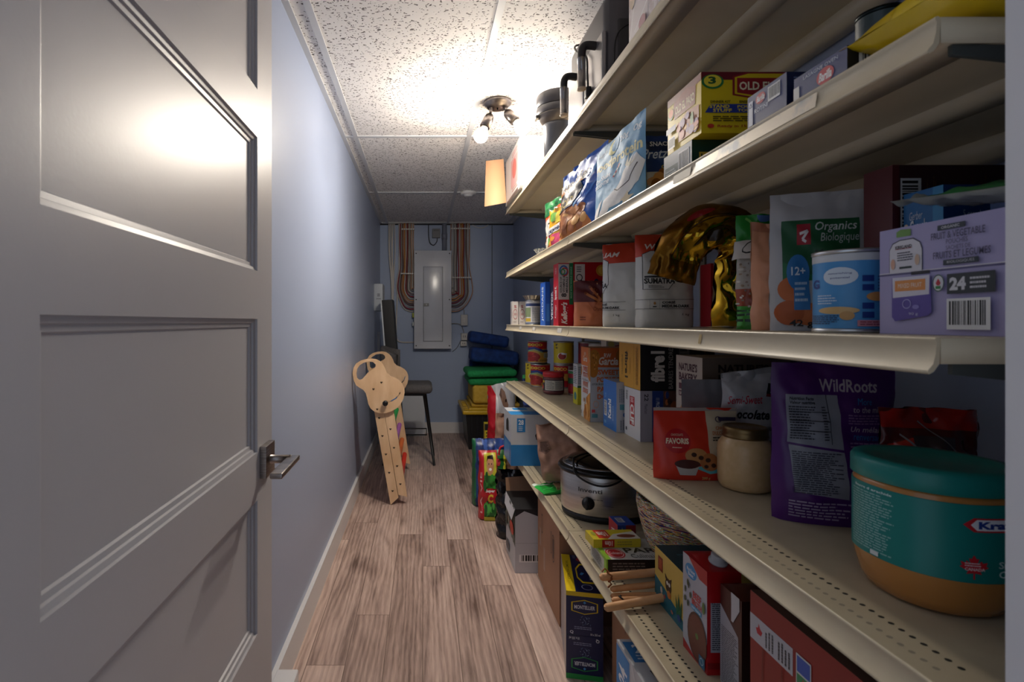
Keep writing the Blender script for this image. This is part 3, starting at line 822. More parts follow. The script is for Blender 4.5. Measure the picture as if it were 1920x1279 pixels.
def head(y, name):
    mb=MB(); mb.prism([zp(*p) for p in outer],.018,WOOD,M=Matrix.Translation((0,y,0)),holes=[[zp(*p) for p in hole],[zp(*p) for p in slot]])
    o=mb.build(name,parent=cf); return o
h1=head(-.002,'side_panel'); h2=head(fy1-fy0,'side_panel')
hm=mat('3a2a18',.6)  # dark hearts laid on the wood paint the shade inside heart-shaped holes
def heart(u,v,y,par,r=1.0):
    c=zp(u,v); P=[(0,-.007),(-.007,.001),(-.0065,.005),(-.003,.006),(0,.003),(.003,.006),(.0065,.005),(.007,.001)]
    mb=MB(); mb.prism([(c[0]+x*r,c[1]+z*r) for x,z in P],.001,hm,M=Matrix.Translation((0,y-.0012,0))); mb.build('heart_hole_shade',parent=par)
for (u,v) in ((283,366),(227,413),(253,555)): heart(u,v,-.002,h1)
k_=zp(312,508); mb=MB()
R=Matrix.Translation((k_[0],-.004,k_[1]))@Matrix.Rotation(PI/2,4,'X')
mb.lathe([(.006,0),(.006,.012),(.016,.014),(.017,.026),(.008,.030),(0,.031)],mat('141414',.4),14,M=R); mb.build('knob',parent=h1)
def rail(y, poly, name='leg'):
    mb=MB(); mb.prism([zp(*p) for p in poly],.02,WOOD,M=Matrix.Translation((0,y,0))); return mb.build(name,parent=cf)
A=[(228,560),(297,560),(400,1186),(346,1236)]; B=[(299,560),(364,545),(463,1180),(401,1166)]
a1=rail(.018,A); a2=rail(.020,B); a3=rail(fy1-fy0-.021,A); a4=rail(fy1-fy0-.0205,B)
for (u,v) in ((265,620),(288,748),(313,878),(336,1008),(360,1138)): heart(u,v,.018,a1)
for (u,v) in ((345,700),(370,832),(392,962),(415,1090)): heart(u,v,.020,a2)
def rung(u,v,c,lab):
    x,z=zp(u,v); o=MB().tube([(x,.04,z),(x,fy1-fy0-.022,z)],.0165,mat(c,.4),14).build('rung',parent=cf); o['label']=lab
rung(345,704,'2e9c50','green rung'); rung(370,836,'a865b0','purple rung'); rung(392,966,'d8703c','orange rung'); rung(415,1094,'d83a2c','red rung')
rung(330,590,'3e7ec0','blue rung')
for (u,v,c,l_) in ((288,752,'d8b28a','plain rung'),(313,882,'d8b28a','plain rung'),(336,1012,'d8b28a','plain rung'),(360,1142,'d8b28a','plain rung')): rung(u,v,c,l_)

# ================================================================ BACK RIGHT: tote, cushions
tt=thing('storage_tote','black storage tote with a yellow lid in the right back corner','storage tote',(.37,4.55,0))
mb=MB(); BL=mat('17181b',.45)
vs=[(.03,.04,.0),(.43,.04,0),(.43,.56,0),(.03,.56,0),(.0,.0,.33),(.47,.0,.33),(.47,.60,.33),(0,.60,.33)]
mb.add(vs,[(0,3,2,1),(0,1,5,4),(1,2,6,5),(2,3,7,6),(3,0,4,7)],BL)
for k in range(9):
    x=.05+k*.046; mb.box((x,.0,.05),(x+.008,.03,.30),BL,M=Matrix.Rotation(-.0,4,'X'))
mb.build('bin',parent=tt)
mb=MB(); YL=mat('c9a21e',.4); mb.rbox((-.028,-.028,.315),(.495,.625,.352),.012,YL); mb.rbox((.03,.03,.345),(.44,.57,.366),.01,YL)
for k in range(5): mb.rbox((-.01+.0,.04+k*.1,.350),(.028,.09+k*.1,.360),.004,YL)
mb.build('lid',parent=tt)
YF=noisy('c59f35','d2ad45',40,.85,bump=.2); GF=noisy('1b8a4c','23a05a',60,.85,bump=.2); BF=noisy('0a2c66','123c84',25,.8,bump=.3,lo=.35,hi=.7)
def cushion(a,b,m,lab,grp=None,rot=(0,0,0),r=.03,name='foam_cushion',cat='cushion'):
    c=[(a[i]+b[i])/2 for i in range(3)]; h=[(b[i]-a[i])/2 for i in range(3)]
    mb=MB(); mb.rbox([-x for x in h],h,r,m,seg=5); o=mb.build(name,loc=c,rot=rot); return tag(o,lab,cat,grp)
z0=.367
cushion((.425,4.62,z0),(.86,5.16,z0+.035),YF,'thin yellow foam slab lying on the tote lid under the thick yellow block',r=.016)
cushion((.435,4.58,z0+.036),(.82,5.10,z0+.195),YF,'thick yellow foam block resting on the tote',r=.03)
cushion((.40,4.60,z0+.196),(.845,5.12,z0+.262),GF,'green foam cushion, lower of the two green ones','green foam cushions',r=.03)
cushion((.385,4.56,z0+.272),(.825,5.08,z0+.334),GF,'green foam cushion, upper of the two green ones','green foam cushions',(0,-.03,0),r=.03)
cushion((.46,5.14,z0+.20),(.86,5.255,z0+.40),BF,'lowest dark blue cushion standing behind the green ones','dark blue cushions',r=.03)
cushion((.44,4.80,z0+.37),(.885,5.10,z0+.50),BF,'middle dark blue cushion tilted over the green ones','dark blue cushions',(0,.10,0),r=.035)
cushion((.44,4.98,z0+.535),(.825,5.25,z0+.645),BF,'topmost dark blue cushion tilted against the back wall','dark blue cushions',(0,.16,0),r=.035)
def squeeze(ds,k,o=0):
    out=[]
    for d in ds:
        d=list(d)
        if d[0] in 'rlb': d[1]=d[1]*k+o; d[3]=d[3]*k+o
        elif d[0]=='t': d[2]=d[2]*k+o; d[4]=d[4]*k+o
        elif d[0] in 'eo': d[1]=d[1]*k+o; d[3]*=k
        elif d[0] in 'pq': d[1]=[(x*k+o,y) for x,y in d[1]]
        out.append(tuple(d))
    return out

# ================================================================ SHELF 1 (topmost)
z=SZ[0]
CARD='b98d66'; KRAFT='a5795d'
c=(.462,2.50)
def flap(mb):
    mb.add([(-.0,.40,.02),(-.012,.42,.27),(-.11,.43,.262),(-.12,.41,.0),(-.0,.404,.02),(-.012,.424,.27),(-.11,.434,.262),(-.12,.414,.0)],[(0,1,2,3),(4,7,6,5),(0,4,5,1),(1,5,6,2),(2,6,7,3)],mat('c0946f',.7))
carton('cardboard_box','white printed cardboard box with a protruding tan flap on the topmost shelf','box',c,.20,.42,.245,z,0,'a8a3a2',
  side=[('r',.05,.05,.95,.95,'b5aeaa'),('r',.42,.2,.9,.8,'b08482'),('e',.66,.55,.14,.2,'a8564e'),('l',.5,.1,.9,.2,2,'8c4a44'),('l',.5,.82,.9,.93,2,'b07070'),('r',.1,.0,.9,.06,'5a4a44')],front=[('r',0,.0,1,.05,'4a4240'),('l',.1,.1,.5,.2,2,'a0a0a0')],top=[('r',.0,.0,1,1,'d2ccca')],extra=flap,rough=.6)
# dark canister with wide cap
GRYP=mat('4a484c',.42); DK=mat('1d1d20',.4)
cx,cy=.542,2.10
t=thing('tall_canister','tall dark grey canister with a wide ribbed cap near the ceiling light','canister',(cx,cy,z))
mb=MB(); mb.lathe([(.050,0),(.054,.004),(.056,.14),(.058,.155)],mat('606166',.3,.3),40); mb.build('body',parent=t)
mb=MB(); mb.lathe([(.058,.150),(.082,.178),(.083,.184)],mat('6b6460',.35,.4),40); mb.lathe([(.083,.184),(.085,.186),(.085,.212),(.083,.214)],GRYP,40); mb.lathe([(.083,.2155),(.0855,.2165),(.0855,.262),(.08,.268),(0,.27)],GRYP,40)
mb.rbox((-.092,-.02,.170),(-.078,.02,.184),.004,GRYP); mb.build('cap',parent=t)
# air fryer with two drawer handles
ax0,ay0,ay1=.50,1.43,1.80
t=thing('air_fryer','large dark countertop air fryer with two chrome drawer handles on the topmost shelf','kitchen appliance',(ax0,ay0,z))
D=ay1-ay0
mb=MB(); mb.rbox((.004,0,.004),(.34,D,.278),.035,GRYP); 
mb.rbox((.03,.0-.002,.07),(.20,.02,.195),.015,mat('2b2b2e',.45))
pts=[(.025,-.0035,.01),(.025,-.0035,.12),(.05,-.0035,.165),(.11,-.0035,.18),(.16,-.0035,.165),(.175,-.0035,.12),(.175,-.0035,.01)]
mb.tube(smooth_path(pts,5),.0022,DK,6)
mb.build('body',parent=t)
for k in range(2):
    y0_=.012+k*.175
    mb=MB(); mb.rbox((-.004,y0_,.012),(.01,y0_+.165,.165),.006,mat('8f8d8f',.35,.6)); dr=mb.build('drawer',parent=t)
    yh=.07+k*.19
    mb=MB(); mb.tube(smooth_path([(.0,yh,.150),(-.030,yh,.152),(-.042,yh,.140),(-.044,yh,.115)],4),.012,DK,14)
    mb.tube([(-.044,yh,.118),(-.044,yh,.028)],.0115,mat('9b9794',.22,.9),16); mb.lathe([(0,-.001),(.012,-.001),(.0125,.003),(.012,.006)],mat('c9b49a',.5),16,M=Matrix.Translation((-.044,yh,.024)))
    mb.build('drawer_handle',parent=dr)
mb=MB(); P=[(.05,.30,.281),(.0,.28,.262),(-.012,.22,.21),(-.012,.13,.15),(-.013,.115,.09),(-.013,.11,.05)]
mb.tube(smooth_path(P,6),.0032,DK,8); mb.rbox((-.021,.100,.018),(-.005,.122,.05),.004,DK); mb.build('power_cord',parent=t)
# wrapped multipack
c=(.498,1.045)
carton('paper_roll_pack','plastic wrapped printed paper roll pack on the topmost shelf nearest the doorway','paper pack',c,.24,.215,.33,z,0,noisy('c9b9b8','e3dcdc',60,.2,bump=.4),
  side=[('r',.06,.05,.5,.95,'e0d8d8')]+spots(.05,.05,.95,.95,26,.10,['c8a6a8','d9c3a9','b9c2cf','e7dfdf','bf8f96'],5,.7)+[('q',[(.02,0),(.3,.5),(.1,1)],.008,'ffffff'),('q',[(.9,0),(.6,.3),(.7,1)],.008,'f4f4f4'),('q',[(.2,.1),(.8,.3)],.008,'f4f4f4'),('q',[(.3,.8),(.9,.6)],.008,'f4f4f4')],rough=.2)

# ================================================================ SHELF 2
z=SZ[1]
# crystal dish
mb=MB(); prof=[(.02,0),(.03,.003),(.045,.02),(.056,.034),(.050,.034),(.04,.02),(.026,.007),(0,.006)]
GL=mat('e8ecee',.05,trans=.85)
n=32; vs=[];fs=[]
for (r,zz_) in prof:
    for i in range(n): 
        k=1+.07*(1 if i%2 else -1)*(r/.055); vs.append((r*k*math.cos(2*PI*i/n),r*k*math.sin(2*PI*i/n),zz_+(.003 if i%2 and zz_>.03 else 0)))
for k in range(len(prof)-1):
    for i in range(n): fs.append((k*n+i,k*n+(i+1)%n,(k+1)*n+(i+1)%n,(k+1)*n+i))
mb.add(vs,fs,GL); o=mb.build('glass_dish',loc=(.545,2.285,z)); tag(o,'small cut glass dish with a scalloped rim on the second shelf from the top','dish')
bag('snack_bag','white, green and orange snack bag farthest along the second shelf from the top','snack bag',(.565,2.09),.20,.215,.08,z,-1.15,'d6d2cc',
 front=[('r',0,.8,1,1,'2f8a4c'),('p',[(0,.62),(1,.78),(1,.9),(0,.8)],'e8642e'),('r',.15,.45,.9,.6,'f0eee8'),('t','TIM',.2,.42,.7,.56,'2a3a34',{'b':.02})]+spots(.05,.05,.95,.35,9,.08,['e08a3a','d6b070','c46a2c'],2)+[('r',0,.7,.4,.86,'1f6a3c')],wr=.012,seed=3,rough=.3,side_tilt=-.12)
bag('candy_bag','small yellow and pink gummy candy bag beside the blue chip bag','candy bag',(.507,1.935),.165,.145,.045,z,-1.35,'f2b32a',
 front=[('r',0,.0,1,.32,'e8507e')]+spots(.05,.02,.95,.3,10,.09,['f07a9a','7fc45a','f6a23a','f3d44c'],4)+[('p',[(0,.3),(1,.44),(1,.62),(0,.48)],'f6f2ee'),('t','maynards',.06,.36,.94,.52,'20305e',{'b':.03,'s':.3,'tilt':.12}),('e',.3,.78,.2,.12,'8fce5a'),('e',.75,.85,.18,.12,'f4642e'),('r',.4,.6,.62,.9,'f4e04c')],wr=.006,seed=5,rough=.25)
bag('chip_bag','blue and orange tortilla chip bag with crumpled top on the second shelf','chip bag',(.525,1.70),.285,.245,.09,z,-1.36,'1d5fc0',
 front=[('p',[(0,0),(.92,0),(.8,.2),(.5,.42),(0,.36)],'c9782a')]+spots(.05,.02,.8,.34,26,.09,['d98e3c','b3662a','e3a656','9c5620','c47a34'],6,.8)+
 [('p',[(0,.36),(.48,.42),(.62,.62),(.55,.72),(0,.6)],'1b1d33'),('t','GOLD',.12,.42,.44,.54,'d9c27a',{'b':.03,'tilt':.05}),('p',[(0,.6),(.6,.7),(.56,.76),(0,.68)],'d8862a'),('t','Munchies',.02,.68,.72,.84,'f2f0ea',{'b':.04,'tilt':.08}),('t','Munchies',.03,.69,.71,.83,'14151c',{'b':.0,'tilt':.08}),('q',[(.5,.38),(.72,.62),(1,.95)],.03,'6fb2ea'),('q',[(.6,.36),(.95,.66)],.02,'3f86dc')],
 wr=.009,seed=8,rough=.5,ztop=lambda u:.02*u)
bag('protein_pouch','light blue shake pouch with a coconut picture leaning on the second shelf from the top','pouch',(.527,1.40),.25,.225,.055,z,-1.42,'7fb2d6',
 front=[('t','goodprotein',.05,.60,.97,.76,'efe9b8',{'b':.03}),('t','vegan',.06,.84,.28,.90,'dfeaf2'),('t','0g',.80,.84,.95,.93,'dfeaf2',{'b':.02}),('t','20g',.55,.84,.72,.93,'dfeaf2',{'b':.02}),('e',.42,.87,.09,.10,'ece9a8'),('e',.46,.89,.07,.09,'7fb2d6'),
 ('t','One Shake',.05,.50,.45,.56,'eef4f8',{'b':.01}),('t','stout-me',.05,.43,.42,.49,'eef4f8',{'b':.01}),
 ('p',[(.15,0),(.3,.12),(.35,.22),(.6,.3),(.75,.5),(.9,.62),(1,.5),(.95,.3),(.7,.12),(.5,.1),(.35,0)],'f0efec'),('p',[(.0,0),(.2,.05),(.3,.25),(.1,.15)],'f4f3f0'),
 ('q',[(.58,.3),(.64,.27),(.82,.34),(.93,.5)],.012,'4a4442'),('q',[(.52,.46),(.60,.60)],.025,'c03038'),('q',[(.53,.48),(.545,.505)],.026,'f4f4f4'),('q',[(.56,.53),(.575,.555)],.026,'f4f4f4'),
 ('p',[(.74,.52),(.77,.66),(.79,.54),(.86,.64),(.82,.52),(.92,.56),(.82,.49)],'f2eed8'),('p',[(.70,.14),(.76,.17),(.80,.23),(.82,.17),(.90,.17),(.84,.13),(.85,.05),(.79,.1),(.72,.06),(.75,.12)],'efe2c4')],
 wr=.004,seed=11,rough=.6,ztop=lambda u:.018*u)
bag('pretzel_bag','dark blue pretzel crisps bag behind the light blue pouch','snack bag',(.655,1.36),.18,.205,.05,z,-.1,'1c3d78',
 front=[('r',.0,.80,1,.92,'16294e'),('t','SNACK FACTORY',.15,.86,.9,.92,'f2f2f2',{'b':.02}),('t','Pretzel Crisps',.04,.66,.97,.83,'e8eef6',{'b':.01,'s':.3}),('t','ORIGINAL',.3,.56,.75,.61,'e8c84a',{'b':.02}),('r',.02,.02,.98,.52,'c9c6c2'),('p',[(.1,.06),(.9,.06),(.8,.5),(.2,.5)],'b9732e')]+spots(.15,.08,.85,.48,16,.08,['c88440','9c5a22','d89a54'],3),wr=.006,seed=14,rough=.3)
# silver/green box below the dinner kit
carton('food_box','silver and green box beneath the yellow dinner kit box','box',(.5,.969),.17,.112,.0565,z,0,'243a2c',cols={'side':'c2c4c2','front':'1d3a2a'},
 side=[('r',.05,.05,.55,.55,'59645e'),('l',.08,.15,.5,.45,3,'c8ccc8'),('b',.55,.15,.92,.85)],front=[('r',.08,.3,.5,.6,'c9a83a'),('t','LIPTON',.1,.35,.48,.55,'20301e',{'b':.02})],rough=.25)
carton('dinner_kit_box','yellow and maroon dinner kit box on the second shelf from the top','food box',(.5,.936),.20,.128,.110,z+.057,0,'e3c219',cols={'top':'7a1a22'},
 front=[('r',0,.87,1,1,'6e1722'),('p',[(.28,.62),(.28,.93),(.40,.99),(.8,.99),(.93,.93),(.93,.62),(.6,.52)],'8e1f26'),('p',[(.30,.64),(.30,.91),(.42,.97),(.8,.97),(.91,.91),(.91,.64),(.6,.55)],'e3c219'),('p',[(.32,.66),(.32,.9),(.9,.9),(.9,.66),(.6,.58)],'9a2228'),
 ('t','OLD EL PASO',.34,.70,.88,.84,'f6e7c0',{'b':.03}),('e',.10,.84,.10,.12,'2c7a3c'),('e',.10,.85,.08,.10,'efd53a'),('t','3',.06,.80,.13,.92,'2a5a2c',{'b':.04}),
 ('t','DINNER KIT',.08,.49,.26,.53,'3a2c10',{'b':.02}),('t','ENSEMBLE A',.34,.49,.54,.53,'3a2c10',{'b':.02}),('p',[(.03,.33),(.08,.47),(.95,.47),(.98,.33)],'2b3c8e'),('t','STAND',.07,.405,.25,.46,'f0d22c',{'b':.03}),('t','STUFF',.10,.34,.27,.395,'f0d22c',{'b':.03}),('t','POUR PLAT',.32,.405,.62,.45,'f0d22c',{'b':.02}),('t','TOUT PLEIN',.32,.345,.62,.39,'f0d22c',{'b':.02}),
 ('l',.1,.18,.75,.28,3,'4a3a14'),('t','Ready in 15 min',.14,.08,.5,.13,'b03020',{'b':.02}),('e',.08,.11,.03,.035,'c83a24')],
 side=[('r',0,.87,1,1,'7a1a22'),('p',[(.22,.56),(.2,.86),(.6,.95),(.86,.86),(.84,.56)],'8e1f26'),('t','OLD EL PASO',.25,.63,.82,.78,'f6e7c0',{'b':.03}),('e',.12,.7,.1,.1,'2c7a3c'),('e',.12,.72,.08,.08,'f07a2a'),
 ('p',[(.35,.1),(.95,.1),(.95,.5),(.6,.55),(.35,.4)],'b86a4c')]+spots(.36,.12,.93,.48,16,.07,['7a4a8e','e6e2c8','c83a2c','4c8a3c','e8a03a'],9)+[('r',0,.36,.3,.46,'2b3c8e'),('b',.06,.06,.28,.26)],rough=.4)
BARI='20306a'
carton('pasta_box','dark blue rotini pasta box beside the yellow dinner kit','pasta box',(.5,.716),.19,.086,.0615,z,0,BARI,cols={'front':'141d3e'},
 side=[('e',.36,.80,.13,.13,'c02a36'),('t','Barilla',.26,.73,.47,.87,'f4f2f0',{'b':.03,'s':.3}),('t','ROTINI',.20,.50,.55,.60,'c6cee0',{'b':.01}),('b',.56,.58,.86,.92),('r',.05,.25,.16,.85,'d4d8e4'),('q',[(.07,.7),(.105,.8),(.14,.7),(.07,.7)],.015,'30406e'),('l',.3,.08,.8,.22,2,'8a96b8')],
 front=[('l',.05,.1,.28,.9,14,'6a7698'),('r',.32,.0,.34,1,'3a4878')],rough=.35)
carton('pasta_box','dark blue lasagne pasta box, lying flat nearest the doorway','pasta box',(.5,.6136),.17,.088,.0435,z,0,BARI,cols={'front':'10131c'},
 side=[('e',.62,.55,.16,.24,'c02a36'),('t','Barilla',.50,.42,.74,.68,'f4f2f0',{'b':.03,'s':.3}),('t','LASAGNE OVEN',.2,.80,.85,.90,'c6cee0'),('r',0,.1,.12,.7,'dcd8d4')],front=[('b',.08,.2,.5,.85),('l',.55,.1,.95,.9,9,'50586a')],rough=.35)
t=can('spice_jar','green and grey printed jar behind the pasta boxes','jar',(.628,.715),.026,.140,z,0,'24463c',[('r',0,.0,1,.35,'2c6a50'),('e',.4,.2,.1,.12,'c8442e'),('e',.6,.25,.1,.1,'3c9a5a'),('r',0,.8,1,1,'3a4a4c')],lid='20282a',span=1.6*PI)
carton('spice_box','near black box behind the pasta boxes at the doorway end','box',(.662,.655),.06,.05,.118,z,0,'15181a',front=[('e',.6,.55,.2,.12,'b8542e')],rough=.5)
bag('plastic_food_bag','bright yellow plastic bag lying on the second shelf nearest the doorway','food bag',(.565,.475),.13,.15,.075,z,0,'d8b81c',
 front=[('r',.0,.55,1,.8,'c9a80e')]+[('q',[(.1,.2),(.5,.5),(.9,.3)],.02,'e8d24a')],wr=.006,seed=21,rough=.25,side_tilt=0,tilt=-1.54,taper=3.2)

# ================================================================ SHELF 3 (eye level)
z=SZ[2]
def saltbox(x,y,lab):
    carton('carton_box',lab,'box',(x,y),.034,.05,.128,z,0,'d8d2ce',front=[('o',.5,.45,.38,.22,.12,'b03a44'),('t','XXX',.25,.4,.75,.5,'b03a44',{'b':.02}),('t','S',.3,.72,.7,.84,'b03a44',{'b':.02}),('l',.2,.08,.8,.16,2,'9a8c8a')],side=[('l',.2,.3,.8,.7,6,'c09a9a')])
saltbox(.488,2.86,'small white box with a red emblem at the very end of the eye level shelf')
saltbox(.526,2.86,'small white box with a red emblem beside the white can')
can('food_can','white printed can under the foil pan on the eye level shelf','can',(.553,2.62),.038,.125,z,0,'d3d3d6',[('r',.1,.78,.9,.9,'3a4a7a'),('r',.05,.3,.35,.72,'7f8f6a'),('l',.4,.1,.9,.72,12,'7a8494'),('r',.1,.1,.35,.25,'c8a83a'),('r',0,0,1,.06,'5a6a8a')])
mb=MB(); vs=[];fs=[];n=40
for (r,zz_) in ((.036,0),(.052,.022),(.055,.022),(.050,.022),(.035,.002),(0,.002)):
    for i in range(n):
        k=1+.03*(1 if i%2 else -1) if r>.04 else 1; vs.append((r*k*math.cos(2*PI*i/n),r*k*math.sin(2*PI*i/n),zz_))
for k in range(5):
    for i in range(n): fs.append((k*n+i,k*n+(i+1)%n,(k+1)*n+(i+1)%n,(k+1)*n+i))
fs.append(tuple(reversed(range(n))))
mb.add(vs,fs,mat('a9a5a0',.3,.85)); o=mb.build('foil_tart_pan',loc=(.553,2.62,z+.1255)); tag(o,'crimped foil tart pan sitting on the white printed can','pan')
carton('cereal_box','narrow bright blue box on the eye level shelf, left of the red cereal box','box',(.500,2.135),.022,.09,.180,z,0,'1c5fc4',side=[('t','JORDANS',.3,.1,.75,.9,'e8eef8',{'rot':90,'b':.02})],front=[('r',.2,.1,.8,.5,'3f86dc')])
carton('cereal_box','blue and grey narrow box between the bright blue box and the navy box','box',(.5235,2.150),.018,.09,.182,z,0,'98a0b0',front=[('r',0,0,1,.35,'6a1c34')],side=())
carton('cereal_box','narrow navy cereal box beside the red cereal box','cereal box',(.519,2.06),.0165,.08,.192,z,0,'2c2f48',front=[('t','VECTOR',.2,.12,.8,.72,'dfe2ea',{'rot':90,'b':.03}),('r',0,0,1,.06,'8a2030')],side=[('t','VECTOR',.35,.12,.7,.72,'dfe2ea',{'rot':90,'b':.03})])
KR='c0142c'
carton('cereal_box','tall red cereal box with a white vitamins panel on the eye level shelf','cereal box',(.5005,1.93),.055,.072,.234,z,0,KR,
 side=[('t','NEW',.35,.84,.65,.94,'f0d8d8',{'rot':90}),('t','Special K',.25,.42,.8,.64,'f4ecec',{'rot':90,'b':.03}),('t','Kelloggs',.3,.12,.7,.34,'f4ecec',{'rot':90,'s':.4})],
 front=[('r',.0,.42,.72,.985,'cdc9c6'),('r',.74,.34,1,1,'1d7a4c'),('o',.36,.88,.30,.085,.3,'3a6ab0'),('o',.42,.86,.26,.07,.3,'c8443a'),('o',.30,.86,.16,.05,.4,'3c9a5a'),('t','8',.2,.46,.55,.52,'2a2c30',{'rot':90,'b':.03}),('t','SOURCE OF',.10,.53,.24,.78,'2a2c30',{'rot':90,'b':.02}),('t','VITAMINS &',.30,.53,.44,.80,'2a2c30',{'rot':90,'b':.02}),('t','MINERALS',.50,.53,.64,.78,'2a2c30',{'rot':90,'b':.02}),
 ('t','MADE WITH WHOLE GRAINS',.80,.44,.92,.94,'a8e0b8',{'rot':90,'b':.01}),('t',"Kellogg's",.18,.03,.72,.38,'f6f2f2',{'rot':90,'b':.04,'s':.35})],rough=.3)
carton('cereal_box','wide red cereal box with a magnifier emblem, right of the white vitamins panel','cereal box',(.5565,1.93),.17,.06,.237,z,0,'b8141f',
 front=[('r',.03,.66,.25,.97,'d6d2d0'),('o',.13,.76,.07,.055,.25,'2a2a30'),('q',[(.17,.72),(.22,.68)],.02,'2a2a30'),('l',.07,.84,.2,.94,3,'50505a'),('r',0,0,.5,.13,'5a1018'),('t','08',.04,.02,.26,.10,'e6e2e2',{'b':.03}),('e',.62,.87,.13,.09,'c98a2c'),('e',.62,.87,.08,.06,'e0b04a'),('e',.5,.70,.05,.04,'2c2c5a'),('r',.08,.57,.14,.6,'e8e8e8')],rough=.3)
bag('granola_pouch','peach and maroon snack pouch with cinnamon sticks beside the red cereal box','pouch',(.585,1.80),.125,.158,.05,z,-.18,'cf7a52',
 front=[('r',0,.53,1,1,'5a1a20'),('q',[(.42,.86),(.72,.56)],.06,'b9683c'),('q',[(.3,.72),(.68,.54)],.06,'c47a48'),('e',.42,.86,.035,.035,'7c3c20'),('e',.3,.72,.035,.035,'7c3c20'),('e',.82,.62,.1,.14,'8a6a34'),('t','Crunch',.5,.34,.8,.42,'7a2c1c',{'s':.3}),('l',.15,.12,.36,.22,2,'7a3a2a'),('p',[(.35,.53),(.5,.36),(.62,.53)],'b5623e')]+spots(.5,.6,.95,.95,8,.02,['8a4a2a','c89060'],4),wr=.007,seed=31,rough=.4)
def coffee(c,W,H,seed,rot,lab,full):
    fr=[('r',0,.80,1,1,'c2391f'),('r',0,.755,1,.80,'c2391f'),
        ('t','WILLIAM',.13,.83,.80,.89,'efe9e4',{'b':.02,'s':.25}),
        ('p',[(.07,.78),(.07,.40),(.5,.40),(.62,.50),(.60,.78),(.5,.815),(.2,.815)],'2a2c30'),('p',[(.08,.775),(.08,.405),(.495,.405),(.61,.505),(.59,.775),(.49,.81),(.21,.81)],'c6c7c6'),
        ('p',[(.22,.74),(.3,.78),(.42,.76),(.46,.66),(.42,.58),(.38,.64),(.3,.64),(.28,.57),(.22,.60),(.18,.7)],'8d8580'),('p',[(.14,.565),(.2,.60),(.22,.575),(.26,.61),(.28,.57),(.33,.59),(.34,.56)],'3f7a4c'),
        ('r',.10,.525,.50,.545,'24262a'),('t','SUMATRA',.09,.46,.60,.52,'1c1d20',{'b':.04}),('l',.15,.415,.42,.445,2,'5a5c60'),
        ('r',.0,.292,.95,.296,'2a2c30'),('r',.0,.195,.95,.199,'2a2c30'),('r',.17,.196,.173,.294,'2a2c30'),('r',.33,.196,.333,.294,'2a2c30'),('t','CORSÉ',.37,.25,.60,.28,'1c1d20',{'b':.04}),('t','MEDIUM-DARK',.37,.21,.84,.24,'1c1d20',{'b':.04}),('e',.25,.255,.02,.015,'a8783c'),('r',.22,.215,.28,.225,'2a2c30'),('t','1 kg',.72,.12,.84,.15,'1c1d20')]
    fr=fr[:2]+squeeze(fr[2:],1.0 if not full else 1.05,full)
    return bag('coffee_bag',lab,'coffee bag',c,W,H,.085,z,rot,'c4c5c3',front=fr,wr=.005,seed=seed,rough=.5,p=5,taper=5,botround=.05)
coffee((.628,1.60),.150,.258,41,-.62,'white and red coffee bag turned to the side, left one of two',-.46)
coffee((.660,1.43),.150,.255,44,-.10,'white and red coffee bag with an elephant picture facing the doorway',0)
carton('food_box','red box with a yellow word behind the crumpled gold bag','box',(.735,1.33),.11,.05,.165,z,0,'a01420',front=[('t','A',.12,.62,.34,.80,'d8a84a',{'b':.04}),('t','U',.4,.62,.6,.80,'d8a84a',{'b':.04}),('r',0,0,1,.2,'2a3a6a')])
GOLD=noisy('a8801c','c9a02e',14,.12,.95,bump=.5,bscale=11)
GOLDD=noisy('6a4410','8f6418',20,.25,.85,bump=.25,bscale=30)
# gold rice bag: standing body, upper part folded over towards the far end
def gwarp(P,u,v):
    s=v*.435; x=P.x
    if s<.155: cx_,cz_,a=0.0,s,0.0
    else:
        R=.075; a=min((s-.155)/R, 2.85); cx_=-R*(1-math.cos(a)); cz_=.155+R*math.sin(a)
        rest=max(0,(s-.155)-2.85*R); cx_+= -math.sin(a)*rest; cz_+= math.cos(a)*rest
    w=1.0-.18*min(1,max(0,(v-.25)*4))
    return Vector((cx_+x*math.cos(a)*w, P.y-(.035*math.sin(a) if s>.155 else 0), cz_+x*math.sin(a)*w*.92))
bag('rice_bag','crumpled shiny gold rice bag with its top folded over on the eye level shelf','rice bag',(.738,1.205),.13,.435,.07,z,-.05,GOLD,
 front=[('p',[(.36,0),(1,0),(1,.42),(.66,.44),(.46,.30)],'cfced2'),('r',.46,.09,1,.145,mat('c39a2a',.2,.8)),('l',.52,.16,.97,.36,13,'5a5c62'),('l',.5,.02,.96,.05,1,'5a5c62'),('e',.58,.065,.05,.018,'3c8a5a'),('e',.7,.065,.05,.018,'c0392c'),('r',.78,.05,.93,.08,'3f8a8c'),
  ('r',.72,.52,1,1,GOLDD),('r',0,.90,1,1,GOLDD),('e',.86,.70,.06,.05,'a01820'),('q',[(.68,.5),(.68,.9)],.02,'4a2c08'),('q',[(.3,.5),(.45,.62),(.35,.8)],.05,'3c2408'),('e',.3,.68,.14,.05,'2e1c08'),('o',.3,.22,.07,.03,.3,'8a6414'),('o',.28,.12,.07,.03,.3,'8a6414'),('o',.34,.32,.07,.03,.3,'8a6414')],
 wr=.017,seed=52,rough=.3,warp=gwarp,nu=24,nv=44,taper=8,p=2.5)
mb=MB(); vs=[];fs=[]; rr_=random.Random(6)
for i in range(9):
    for j in range(4): vs.append((i*.027+rr_.uniform(-.003,.003),j*.016+rr_.uniform(-.003,.003),.002+rr_.uniform(0,.006)))
for i in range(8):
    for j in range(3): fs.append((i*4+j,(i+1)*4+j,(i+1)*4+j+1,i*4+j+1))
